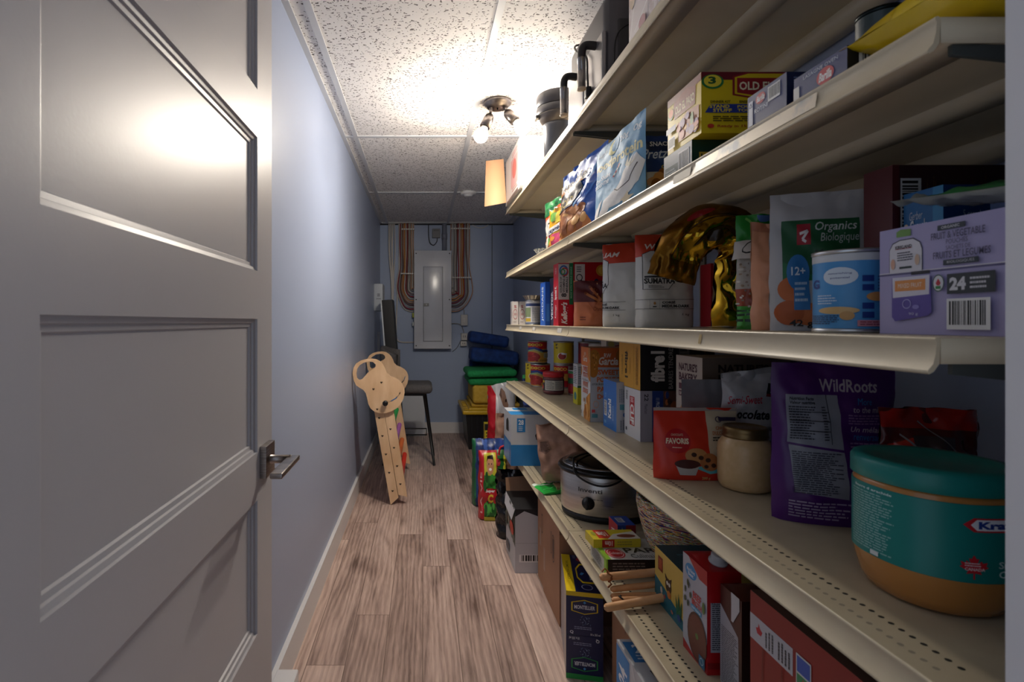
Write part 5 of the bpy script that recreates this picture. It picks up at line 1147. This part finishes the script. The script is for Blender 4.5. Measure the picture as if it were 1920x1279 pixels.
bag('paper_bag','crumpled brown paper bag leaning between the beer case and slow cooker','paper bag',(.60,2.16),.21,.225,.14,z+.023,-.50,noisy('a07864','b08873',30,.75,bump=.3),
 front=[('p',[(.08,.55),(.12,.72),(.30,.74),(.34,.58),(.22,.50)],'8c6a5a'),('l',.12,.54,.30,.72,7,'4a3830')],wr=.02,seed=134,rough=.8,p=6,taper=5,side_tilt=-.14,fs=4)
# slow cooker
t=thing('slow_cooker','oval stainless steel slow cooker with a glass lid on the lowest shelf','slow cooker',(.672,1.885,z+.0003)); t.rotation_euler=(0,0,.25)
SS=noisy('c2beba','d6d2ce',4,.3,1,stretch=(1,1,20))
a_,b_=.178,.142
mb=MB(); mb.lathe([(.93,0),(.97,.008),(.975,.022)],mat('141416',.5),64,sx=a_,sy=b_); mb.build('base',parent=t)
mb=MB(); mb.lathe([(.965,.022),(.985,.028),(1,.155),(.99,.158)],SS,64,sx=a_,sy=b_)
# front plate print
def sk(u,v):
    a=-PI*1.02+u*PI*.9; return (a_*1.0*(.987+.014*v)*math.cos(a),b_*(.987+.014*v)*math.sin(a),.03+v*.12)
S=Surf(30,1,sk); S.paint(mb,[('t','Inventi',.18,.62,.36,.74,'4a4644',{'b':.02}),('l',.2,.42,.42,.46,1,'6a6664'),('q',[(.36,.30),(.44,.27)],.006,'4a4644')],.4); mb.build('housing',parent=t)
mb=MB(); mb.lathe([(.99,.155),(1.045,.160),(1.05,.170),(1.02,.176),(.93,.176)],mat('0f0f12',.25),64,sx=a_,sy=b_); mb.build('rim',parent=t)
mb=MB(); mb.lathe([(.935,.175),(.93,.182),(.8,.196),(.5,.208),(0,.212)],mat('0d0d10',.08,coat=.6),64,sx=a_,sy=b_)
mb.lathe([(.95,.176),(.955,.181),(.93,.184)],mat('9a9a9c',.25,.9),64,sx=a_,sy=b_)
ld=mb.build('glass_lid',parent=t)
MB().rbox((-.035,-.012,.208),(.035,.012,.228),.006,mat('141416',.4)).build('lid_handle',parent=ld)
a=-PI*1.02+.26*PI*.9; kp=Vector((a_*.993*math.cos(a),b_*.993*math.sin(a),.068)); nr=Vector((math.cos(a)/a_,math.sin(a)/b_,0)).normalized()
Rk=nr.to_track_quat('Z','Y').to_matrix().to_4x4(); Rk.translation=kp
mb=MB(); mb.lathe([(.021,0),(.021,.005),(.016,.008),(.015,.02),(.0,.022)],mat('141416',.4),24,M=Rk); mb.rbox((-.004,-.016,.012),(.004,.016,.025),.002,mat('141416',.4),M=Rk); mb.build('control_knob',parent=t)
P=[(-.155,-.02,.205),(-.172,-.05,.19),(-.176,-.075,.165),(-.15,-.115,.145),(-.11,-.142,.14),(-.06,-.150,.155),(0,-.13,.185),(.06,-.09,.207),(.1,-.04,.21)]
mb=MB(); mb.tube(smooth_path(P,6),.0035,mat('0e0e10',.4),8); mb.tube(smooth_path([(-.155,-.02,.205),(-.1,0,.212),(0,.01,.216),(.08,.02,.214)],5),.0035,mat('0e0e10',.4),8); mb.build('power_cord',parent=t)
carton('tea_box','small blue and red box between the slow cooker and the basket','box',(.588,1.575),.055,.075,.068,z,0,'2c4a9c',cols={'front':'8e1c28','side':'b02030'},side=[('t','TEA',.3,.3,.7,.7,'f0e0e0',{'rot':90,'b':.03})],front=[('p',[(.1,.1),(.3,.9),(.45,.1)],'d8d8e0'),('r',0,0,.45,1,'2c4a9c'),('p',[(.1,.2),(.25,.9),(.4,.2)],'c8ccd8')],top=[('r',.2,.3,.6,.8,'c8c8cc'),('l',.25,.35,.55,.75,5,'3a3a40')])
c=on(1137.5,1082.5,z)
carton('parchment_box','lime and black parchment paper box on the lowest shelf','baking paper box',(c.x,c.y),.16,.135,.047,z,0,'2a1c18',cols={'side':'c2c0b4','top':'c6c6c2'},
 side=[('r',.0,.85,1,1,'8aba2c'),('r',.86,0,1,1,'8aba2c'),('l',.1,.15,.75,.75,8,'5a5a60')],top=[('r',0,0,.08,1,'8aba2c'),('e',.23,.28,.16,.23,'b81c2c'),('o',.23,.28,.14,.20,.1,'e8c8c8'),('t','Culinaire',.12,.23,.34,.34,'f0dada',{'s':.3,'b':.01}),('t','PAR',.42,.30,.98,.52,'2a2a2c',{'b':.02}),('t','Culinaire',.46,.06,.98,.24,'4a4a4c')],front=[('l',.1,.2,.8,.85,4,'8a7a72'),('r',0,0,.02,1,'8aba2c')],rough=.4)
carton('foil_box','yellow and red 10m wrap roll box on top of the parchment box','foil box',(c.x-.012,c.y+.070),.135,.066,.024,z+.0475,.04,'d6c22e',
 side=[('r',0,0,1,1,'cdb92a')],top=[('r',.14,.1,.42,.98,'c8321c'),('t','10m',.18,.3,.38,.8,'f0e0d0',{'rot':180,'b':.04}),('p',[(.3,.0),(.5,.5),(1,.8),(1,0)],'e2ddd0'),('e',.75,.3,.2,.18,'8a4a30'),('e',.1,.6,.05,.2,'a8a83a')],front=[('r',.18,.05,.44,.95,'b82c1c'),('t','10m',.24,.2,.4,.8,'e8d8c8',{'rot':180,'b':.04}),('l',.5,.2,.9,.8,2,'a89a3a')],rough=.35)
# wooden rolling dowels
WD=noisy('c08a58','cf9c6a',10,.5,stretch=(2,2,6))
def dowel(p0,p1,r,lab,tie=None):
    p0,p1=Vector(p0),Vector(p1); d=(p1-p0).normalized()
    t=MB().tube([p0-d*.006,p0-d*.003,p0,p0+d*.01,p1],[r*.35,r*.75,r*.95,r,r*1.02],WD,16).build('wooden_dowel'); tag(t,lab,'wooden stick','wooden sticks on the lowest shelf')
    if tie:
        q=p0+d*tie[1]; ax=d.cross(Vector((0,0,1))).normalized(); up=ax.cross(d)
        pts=[q+(ax*math.cos(k/12*2*PI)+up*math.sin(k/12*2*PI))*(r+.0015)+d*.004*math.sin(k*1.7) for k in range(13)]
        mb=MB(); mb.tube(pts,.0022,mat(tie[0],.7),6)
        if len(tie)>2: mb.tube([q+up*(r+.002),q+up*(r+.012)-d*.01,q+up*(r+.004)-d*.018],.002,mat(tie[0],.7),6); mb.tube([q-up*(r+.002),q-up*(r+.010)+d*.006,q-up*(r+.018)-d*.004],.0022,mat(tie[0],.7),6)
        mb.build('string_tie',parent=t)
dowel((.448,1.305,z+.0435),(.66,1.325,z+.053),.0095,'longest wooden stick with a brown string tied near its tip, topmost of the bundle',('8a4a1c',.018,1))
dowel((.470,1.292,z+.0205),(.66,1.312,z+.030),.0075,'thin wooden stick just under the topmost one')
dowel((.463,1.262,z+.0085),(.655,1.270,z+.0085),.008,'wooden stick with a black band, lying flat in the middle',('1c1c22',.016))
dowel((.468,1.284,z+.0075),(.655,1.292,z+.0075),.007,'thin wooden stick lying flat, hidden behind the banded one')
dowel((.432,1.226,z+.0105),(.64,1.262,z+.026),.0095,'wooden stick jutting out over the shelf edge, nearest the doorway')
# colourful woven basket
t=thing('woven_basket','large basket woven from multicoloured fabric strands behind the game box','basket',(.757,1.452,z+.0003))
m=bpy.data.materials.new('woven_strands'); m.use_nodes=True; N,L=nodes(m); b=N['Principled BSDF']; b.inputs['Roughness'].default_value=.85
tc=N.new('ShaderNodeTexCoord'); mp_=N.new('ShaderNodeMapping'); mp_.inputs['Scale'].default_value=(14,14,120); L.new(tc.outputs['Object'],mp_.inputs[0])
nz=N.new('ShaderNodeTexNoise'); nz.inputs['Scale'].default_value=1.6; nz.inputs['Detail'].default_value=2; L.new(mp_.outputs[0],nz.inputs[0])
rr_=N.new('ShaderNodeValToRGB'); rr_.color_ramp.interpolation='CONSTANT'; E=rr_.color_ramp.elements
E[0].position=0; E[0].color=lin('2a2c6a'); E[1].position=.36; E[1].color=lin('8a2c5c')
for p_,c_ in ((.42,'e0cc4a'),(.46,'3f9ab0'),(.49,'efe8d8'),(.53,'d0484a'),(.56,'e0c060'),(.60,'3c3c7c'),(.64,'7a9a4a')): 
    e_=E.new(p_); e_.color=lin(c_)
L.new(nz.outputs['Fac'],rr_.inputs[0]); L.new(rr_.outputs[0],b.inputs['Base Color'])
bp=N.new('ShaderNodeBump'); bp.inputs['Strength'].default_value=.6; bp.inputs['Distance'].default_value=.002; L.new(nz.outputs['Fac'],bp.inputs['Height']); L.new(bp.outputs[0],b.inputs['Normal'])
prof=[(.085,0),(.10,.01),(.125,.06),(.142,.12),(.152,.17),(.150,.192),(.145,.192),(.140,.17),(.13,.12),(.112,.06),(.09,.014),(0,.014)]
MB().lathe(prof,m,56).build('basket_wall',parent=t)
cl=MB(); vs=[];fs=[];n=26
for i in range(n):
    for j in range(9):
        a=i/n*2*PI; r=j/8*.108; vs.append((r*math.cos(a),r*math.sin(a),.12+.07*noise.noise(Vector((r*18*math.cos(a),r*18*math.sin(a),3)))+.03*(1-j/8)))
for i in range(n):
    for j in range(8): fs.append((i*9+j,((i+1)%n)*9+j,((i+1)%n)*9+j+1,i*9+j+1))
cl.add(vs,fs,noisy('b8602a','2c7a4a',18,.8,lo=.45,hi=.52),True); o=cl.build('patterned_cloth',loc=(.757,1.452,z)); tag(o,'green and orange patterned cloth inside the woven basket','cloth')
mb=MB(); mb.lathe([(.022,0),(.03,.01),(.034,.05),(.03,.055),(0,.055)],noisy('a87a5c','c08c68',90,.8,stretch=(1,1,3)),24,sx=1.2); o=mb.build('wicker_pot',loc=(.735,1.37,z+.125)); tag(o,'small tan wicker pot inside the woven basket','pot')
carton('game_box','yellow and teal board game box with a cartoon owl scene','game box',on(1286,1192,z)[:2],.14,.158,.130,z,-.02,'1d5a6a',cols={'side':'d9b65a','top':'0f3c4a','front':'184a58'},
 side=[('p',[(0,0),(1,0),(1,.14),(.75,.25),(.55,.30),(.35,.38),(.15,.42),(0,.46)],'1f6a7c'),('r',.12,.62,.28,.88,'8a2c1c'),('r',.15,.66,.25,.84,'b8542c'),('e',.47,.50,.10,.13,'4a3224'),('p',[(.38,.58),(.36,.68),(.44,.62)],'4a3224'),('p',[(.56,.58),(.58,.68),(.50,.62)],'4a3224'),('e',.44,.54,.03,.035,'f0e8d8'),('e',.51,.54,.03,.035,'f0e8d8'),('e',.50,.36,.06,.07,'c8702c'),('p',[(.74,.18),(.70,.5),(.77,.32),(.80,.58),(.84,.32),(.90,.5),(.88,.18)],'2f6a4a'),('e',.25,.3,.04,.06,'c8b8a8'),('e',.6,.12,.04,.03,'b06a5a'),('e',.36,.24,.03,.04,'b04a3a'),('e',.82,.16,.05,.06,'2c4a8e')],
 top=[('l',.2,.6,.7,.7,1,'3a6a7a'),('q',[(.1,.1),(.9,.8)],.006,'3a6a74')],rough=.4)
# juice-carton style boxes
def tetra(name,label,c,w,d,h,base,side,front,cap=True,capc='c4c4c8',extra_=None,cols=None):
    def ex(mb):
        mb.add([(0,0,h),(w,0,h),(w,d,h),(0,d,h),(0,d*.5,h+.012),(w,d*.5,h+.012)],[(0,1,5,4),(2,3,4,5),(0,4,3),(1,2,5)],mat(base,.35))
        if extra_: extra_(mb)
    o=carton(name,label,'carton',c,w,d,h,z,0,base,side=side,front=front,extra=ex,rough=.35,cols=cols)
    if cap:
        mb=MB(); mb.lathe([(.017,0),(.017,.005),(.0135,.006),(.0135,.017),(.012,.0185),(0,.0185)],mat(capc,.45),24); k=mb.build('screw_cap',parent=o,loc=(w*.55,d*.30,h+.006),rot=(.2,0,0)); k['label']='white screw cap'
    return o
c=on(1326,1267,z)
tetra('broth_carton','red and grey beef broth carton with a white screw cap',(c.x,c.y),.066,.093,.200,'b0141c',
 [('p',[(0,.10),(0,1),(1,1),(1,.30),(.8,.12),(.55,.02)],'b2b4be'),('p',[(.25,1),(1,1),(1,.86),(.7,.86)],'b0141c'),('e',.35,.86,.24,.075,'2a86c0'),('t','Mom Knows',.18,.85,.52,.89,'eef2f6',{'b':.02}),('t','Best',.24,.81,.46,.845,'eef2f6',{'b':.02}),('t','BEEF',.44,.62,.78,.69,'c83a38',{'b':.03}),('t','BROTH',.40,.55,.80,.61,'c83a38',{'b':.03}),('r',.36,.50,.80,.545,'2a9ac8'),('t','LOW SODIUM',.40,.51,.76,.535,'f0f4f8',{'b':.02}),('e',.62,.26,.40,.24,'4a1c18'),('e',.62,.26,.36,.215,'6a2c22'),('e',.62,.27,.06,.03,'5a7a3a')]+spots(.05,.5,.35,.75,6,.035,['4a5a34','2c3c28'],3)+[('e',.9,.62,.05,.06,'5a7a3a'),('r',.72,.02,.95,.13,'1f6a8c'),('o',.83,.08,.07,.035,.2,'c8dce6')],
 [('r',.1,.22,.98,.70,'a8a8b2'),('l',.14,.24,.94,.68,22,'34343e'),('t','Nutrition Facts',.13,.68,.9,.70,'1c1c24',{'b':.02}),('r',0,.06,1,.12,'8a0e16')])
z_=z
c=(.566,.925)
def foldtab(mb):
    mb.add([(.0-.0008,.005,.165),(-.0008,.030,.165),(-.0012,.030,.188),(-.0012,.005,.188),(-.001,.024,.135),(-.001,.030,.135)],[(0,3,2,1),(1,5,4,0)],mat('c4c4c8',.4))
tetra('soup_carton','dark brown carton with a white nutrition panel and bent top fold',(c[0],c[1]),.066,.066,.186,'4a1c16',[('p',[(0,.05),(0,.80),(.85,.62),(.9,.0),(0,.0)],'a4a4ae'),('l',.06,.02,.86,.60,30,'34343e')],[('r',.3,.0,1,1,'140c0c'),('t','C',.5,.55,.9,.72,'a8a8a8')],extra_=foldtab,cap=False,cols={'front':'2a1210'})
carton('yellow_snack_box','yellow box behind the broth carton','box',(.665,1.01),.06,.10,.205,z,0,'8a7a1c',top=[('r',.1,.1,.9,.9,'7a6c1a')],rough=.5)
tetra('milk_carton','dark carton with a white cap behind the brown carton',(.650,.93),.062,.062,.188,'2a1c1c',[],[])
QR_='8e2420'
c=(.53,.483)
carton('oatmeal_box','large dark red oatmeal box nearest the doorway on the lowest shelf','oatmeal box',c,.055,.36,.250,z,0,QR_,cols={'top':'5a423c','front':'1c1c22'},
 side=[('p',[(.0,.86),(.0,.70),(.27,.70),(.27,.86)],'b8b8be'),('p',[(.05,.76),(.04,.79),(.055,.80),(.06,.83),(.07,.80),(.085,.79),(.075,.76)],'b81c2c'),('l',.10,.72,.16,.84,3,'3a3a40',1),('l',.18,.72,.26,.84,4,'3a3a40',1),('r',.29,.66,.37,.86,'c8ccc8'),('r',.295,.76,.365,.85,'3a5ab0'),('r',.295,.67,.365,.75,'3f8a5a'),('p',[(.33,.74),(.35,.70),(.31,.68)],'b83a2c'),
  ('r',.62,0,1,.90,'15161e'),('t','QUAKER',.66,.42,.98,.60,'c8c8cc',{'b':.05}),('r',.78,0,1,.3,'b81424')]+[('q',[(x,0),(x+.01,.7)],.006,'7a1c1a') for x in (.08,.2,.33,.45,.55)],rough=.4)
carton('red_box','plain bright red box behind the large oatmeal box','box',(.60,.50),.07,.28,.225,z,0,'a01018',rough=.4)

# ================================================================ ON THE FLOOR, UNDER AND PAST THE SHELVES
z=0
c=on(966,1075,0)
def opening(w,d,h):
    def ex(mb):
        # raised flaps; the shaded cavity is a top face coloured near black
        mb.add([(0,d,h),(w*.6,d,h),(w*.62,d+.03,h+.075),(.0,d+.02,h+.06)],[(0,1,2,3),(3,2,1,0)],mat('9a7458',.75))
        mb.add([(-.001,.0,h),(-.001,d,h),(-.012,d*.9,h-.05),(-.012,.03,h-.06)],[(0,1,2,3),(3,2,1,0)],mat('d0d0d4',.5))
    return ex
carton('appliance_box','open white printed box with a brown flap on the floor by the shelf end','box',(c.x,c.y),.34,.255,.286,0,0,'c6c7cb',cols={'top':'17171a','side':'c0c2c6'},
 side=[('p',[(0,.52),(1,.40),(1,1),(0,1)],'3c4a44')]+spots(.05,.5,.95,.98,30,.09,['2c3a34','5a6a5c','7a8478','1c2824','8a6a4a'],4)+[('e',.72,.62,.2,.10,'d8402a'),('r',.1,.1,.45,.25,'5a5a62')],
 front=[('b',.05,.17,.60,.29,),('p',[(0,1),(0,.88),(.12,.97),(.5,.8),(1,.8),(1,1)],'1a1a1e'),('r',0,.465,1,.47,'a0a2a6')],extra=opening(.34,.255,.286),rough=.5)
bag('trash_bag','black plastic bag bulging out behind the white printed box','plastic bag',(.50,2.72),.24,.35,.16,0,-.3,'131318',wr=.03,seed=140,rough=.18)
c1=on(1020,1107.5,0); 
carton('cardboard_carton','tall brown cardboard carton under the lowest shelf, farther of two','carton',(c1.x+.003,c1.y+.004),.34,.125,.375,0,0,noisy(KRAFT,'ad8264',5,.75),side=[('r',.30,.42,.5,.62,'a98a76'),('q',[(.6,.6),(.6,.8),(.72,.8),(.72,.6),(.6,.6)],.02,'4a342a'),('e',.2,.55,.05,.02,'5a3c2c')])
c2=on(1049,1175.6,0)
carton('cardboard_carton','tall brown cardboard carton under the lowest shelf, nearer one with a hand slot','carton',(c2.x,c2.y),.34,.258,.375,0,0,noisy(KRAFT,'ad8264',5,.75),side=[('q',[(.50,.58),(.50,.80),(.54,.80),(.54,.58),(.50,.58)],.012,'3a2820'),('q',[(.60,.55),(.60,.78),(.64,.80),(.70,.78),(.70,.55),(.64,.52),(.60,.55)],.012,'3a2820'),('r',.62,.56,.68,.76,'5a4236'),('r',.02,.25,.14,.5,'ad8a74')],front=[('r',.0,.9,.2,1,'8a6450')])
NV='141d4c'
def mont(z0,lab,up,strip,zc_):
    rot=-.2
    hexa=lambda cx,cy,rx,ry:[(cx,cy-ry),(cx+rx,cy-ry*.6),(cx+rx,cy+ry*.6),(cx,cy+ry),(cx-rx,cy+ry*.6),(cx-rx,cy-ry*.6)]
    f=[('r',0,.90,1,1,strip)] if up else [('r',0,0,1,.12,strip)]
    if up: f+=[('p',hexa(.5,.66,.36,.17),strip),('p',hexa(.5,.66,.325,.15),NV),('t','MONTELLiER',.22,.61,.78,.70,'d8dce4',{'b':.03}),('p',[(.46,.76),(.5,.80),(.54,.76),(.5,.73)],'4a9ad8'),('l',.22,.14,.82,.22,2,'8a92b4'),('t','Q',.1,.03,.2,.11,'d8dce4',{'b':.04}),('t','10 x 355 ml',.66,.03,.92,.08,'d8dce4',{'b':.02})]+spots(.38,.26,.66,.46,40,.008,['6a8ac0','a8bce0'],8,1)
    else: f+=[('p',hexa(.5,.36,.36,.17),strip),('p',hexa(.5,.36,.325,.15),NV),('t','MONTELLiER',.22,.32,.78,.41,'d8dce4',{'b':.03,'rot':180}),('p',[(.46,.26),(.5,.22),(.54,.26),(.5,.29)],'4a9ad8'),('l',.2,.78,.82,.86,2,'8a92b4'),('t','10 x 355 ml',.08,.91,.36,.97,'d8dce4',{'b':.02,'rot':180}),('t','Q',.8,.88,.9,.97,'d8dce4',{'b':.04,'rot':180})]+spots(.38,.54,.66,.74,40,.008,['6a8ac0','a8bce0'],8,1)
    tp=[('r',0,0,.26,1,strip),('t','CITRON LIMON',.10,.3,.18,.8,'6a5a10',{'rot':90,'b':.01}),('p',[(.36,.35),(.5,.22),(.9,.22),(1,.35),(1,.6),(.9,.74),(.5,.74),(.36,.6)],strip),('p',[(.40,.37),(.52,.26),(.88,.26),(.96,.37),(.96,.58),(.88,.70),(.52,.70),(.40,.58)],NV),('t','MONTELLiER',.72,.32,.84,.64,'d8dce4',{'rot':90,'b':.03}),('p',[(.46,.44),(.52,.50),(.6,.48),(.52,.42)],'4a9ad8'),('e',.55,.86,.12,.06,'b82c38'),('l',.34,.88,.44,.98,3,'8a92b4'),('o',.6,.12,.16,.07,.2,'8a92b4')]
    carton('seltzer_case',lab,'drink case',(c3.x,c3.y),.112,.265,.137,z0,rot,NV,cols={'side':'8a8a94'},front=f,top=tp,side=[('r',.7,0,1,1,'a8a49a')],rough=.3)
c3=on(1061.5,1271,0)
mont(0,'navy seltzer case with a green stripe, upside down on the floor',False,'2f9a4a',0)
mont(.138,'navy seltzer case with a yellow stripe, stacked on top','up','e0c01c',0)
carton('cardboard_carton','plain brown carton standing behind the navy seltzer cases','carton',(.585,1.352),.30,.26,.395,0,0,noisy(KRAFT,'ad8264',5,.75),side=[('q',[(.4,.55),(.44,.8),(.56,.8),(.56,.55)],.012,'4a342a'),('p',[(.3,.1),(.6,.1),(.45,.35)],'8a6450')])
def opn_shade(mb):
    w,d,h=.30,.36,.352
    mb.add([(.06,.03,h+.001),(.26,.03,h+.001),(.26,d*.68,h+.001),(.03,d*.68,h+.001)],[(0,1,2,3)],mat('0e0e10',.8))  # flat black patches paint the shade inside the cut-out opening
    mb.add([(-.001,.0,.30),(-.001,.22,.345),(-.001,.16,.18),(-.001,0,.12)],[(0,3,2,1)],mat('0e0e10',.8))
carton('water_case','white and blue case of 24 under the near end of the lowest shelf','drink case',(.47,.905),.30,.36,.352,0,0,'c2c4c8',side=[('r',.0,.62,.22,.98,BB),('t','24',.04,.76,.18,.88,'eef2f6',{'rot':90,'b':.03}),('q',[(.25,1),(.4,.8),(.6,.6),(1,.5)],.012,'e4e4e8')],
 top=[('r',.03,.76,.30,.97,'2e78b8'),('t','24',.08,.85,.24,.94,'eef2f6',{'b':.03}),('l',.07,.78,.26,.84,2,'cfe0ee')],extra=opn_shade,rough=.45)
bag('snack_packet','dark green packet with a white S lying in the top of the white case','packet',(.63,1.02),.20,.15,.02,.3535,0,'1a6a38',front=[('t','Sh',.2,.35,.6,.8,'e0e8e4',{'b':.06}),('r',0,.85,1,1,'12181a')],wr=.004,seed=150,rough=.25,tilt=-1.53)
# shopping bags
def tote_bag(name,label,c,W,H,T,rot,base,front,side,seed=1):
    o=bag(name,label,'shopping bag',c,W,H,T,0,rot,base,front=front,wr=.012,seed=seed,rough=.35,p=7,taper=9,botround=.03,fs=3)
    return o
c4=on(899,978,0)
bt=tote_bag('shopping_bag','red and green reusable shopping bag standing on the floor',(c4.x+.078,c4.y+.055),.156,.385,.10,0,'b8202a',
 [('r',0,0,.16,1,'c01c2a'),('t','LA VIE',.05,.1,.11,.7,'e8b8b8',{'rot':90,'b':.01}),('r',.18,.66,.62,.97,'c9c23a'),('e',.40,.80,.13,.13,'c68e6a'),('p',[(.27,.84),(.30,.93),(.50,.94),(.54,.84),(.50,.88),(.32,.89)],'1c1410'),('e',.35,.82,.015,.012,'1c1410'),('e',.45,.82,.015,.012,'1c1410'),('e',.40,.745,.05,.02,'f0e8e0'),
  ('r',.18,.42,.62,.66,'2f7a34'),('r',.18,.24,.62,.47,'c0202a'),('t','Super',.22,.40,.56,.455,'f4f0f0',{'b':.04}),('t','C',.30,.26,.50,.385,'e8c83a',{'b':.05}),('r',.18,.02,.62,.25,'2a6a2c')]+spots(.2,.04,.6,.24,16,.05,['3f9a3c','1f5a24','58b04a'],3)+spots(.2,.48,.6,.64,8,.07,['3f9a3c','1f5a24'],5)+[('r',.66,0,1,1,'1f5a2a')]+spots(.66,.05,1,.95,16,.07,['2f7a34','c8c03a','b8303a','184a22'],6)+[('r',.18,.0,.62,.06,'c9c23a')],None,161)
mb=MB(); mb.tube(smooth_path([(.03,-.06,.375),(.04,-.065,.42),(.08,-.065,.425),(.10,-.06,.375)],5),.006,mat('b8202a',.6),8); mb.build('handle',parent=bt)
c5=on(887,952,0)
tote_bag('shopping_bag','green edged shopping bag with blueberries behind the red and green one',(c5.x+.10,c5.y+.06),.20,.40,.11,0,'26407e',[('r',0,0,.1,1,'1f6a44')]+spots(.1,.5,1,1,50,.05,['2c4a9a','16285c','4a6ab8','1c3068'],5)+spots(.1,0,1,.5,30,.05,['2c4a9a','16285c','1f6a44'],6),None,164)
bag('pet_food_bag','tall white and red pet food bag with a kitten behind the beer case','pet food bag',(.515,3.44),.18,.72,.13,0,-.1,'b8b8bc',
 front=[('p',[(0,0),(.22,0),(.30,.9),(.12,1),(0,1)],'b01826'),('p',[(.42,.90),(.50,.96),(.62,.92),(.68,.86),(.75,.80),(.70,.76),(.55,.80)],'8a6a58'),('p',[(.42,.90),(.48,.96),(.52,.86)],'5a4238'),('e',.66,.84,.03,.015,'2a1c14'),('q',[(.3,.98),(.4,.7),(.35,.4)],.02,'d4d4d8')],wr=.015,seed=170,rough=.25,taper=5,ztop=lambda u:.02*u)
bag('paper_bag','folded brown paper bag on the floor behind the shopping bags','paper bag',(.53,3.325),.14,.54,.06,0,-.1,noisy('a07864','b08873',30,.75,bump=.3),wr=.02,seed=172,rough=.8,p=6,taper=6)
bag('shopping_bag','dark blue blueberry print bag beyond the far end of the shelves','shopping bag',(.735,3.28),.21,.79,.13,0,-.1,'1a2c66',front=spots(.0,.5,1,1,70,.06,['2c4a9a','16285c','4a6ab8','101c44'],9,.35)+[('r',.0,.97,1,1,'2f8a4c')],wr=.02,seed=175,rough=.25,p=5,taper=7)
carton('yellow_packet','small yellow packet with dark lettering behind the shopping bags','packet',(gx(909,3.95),3.95),.09,.08,.35,0,0,'d6c02c',front=[('r',0,.86,1,1,'1c1c1c'),('e',.45,.45,.25,.12,'3a8a5a'),('l',.1,.7,.9,.84,2,'2a2a20')])
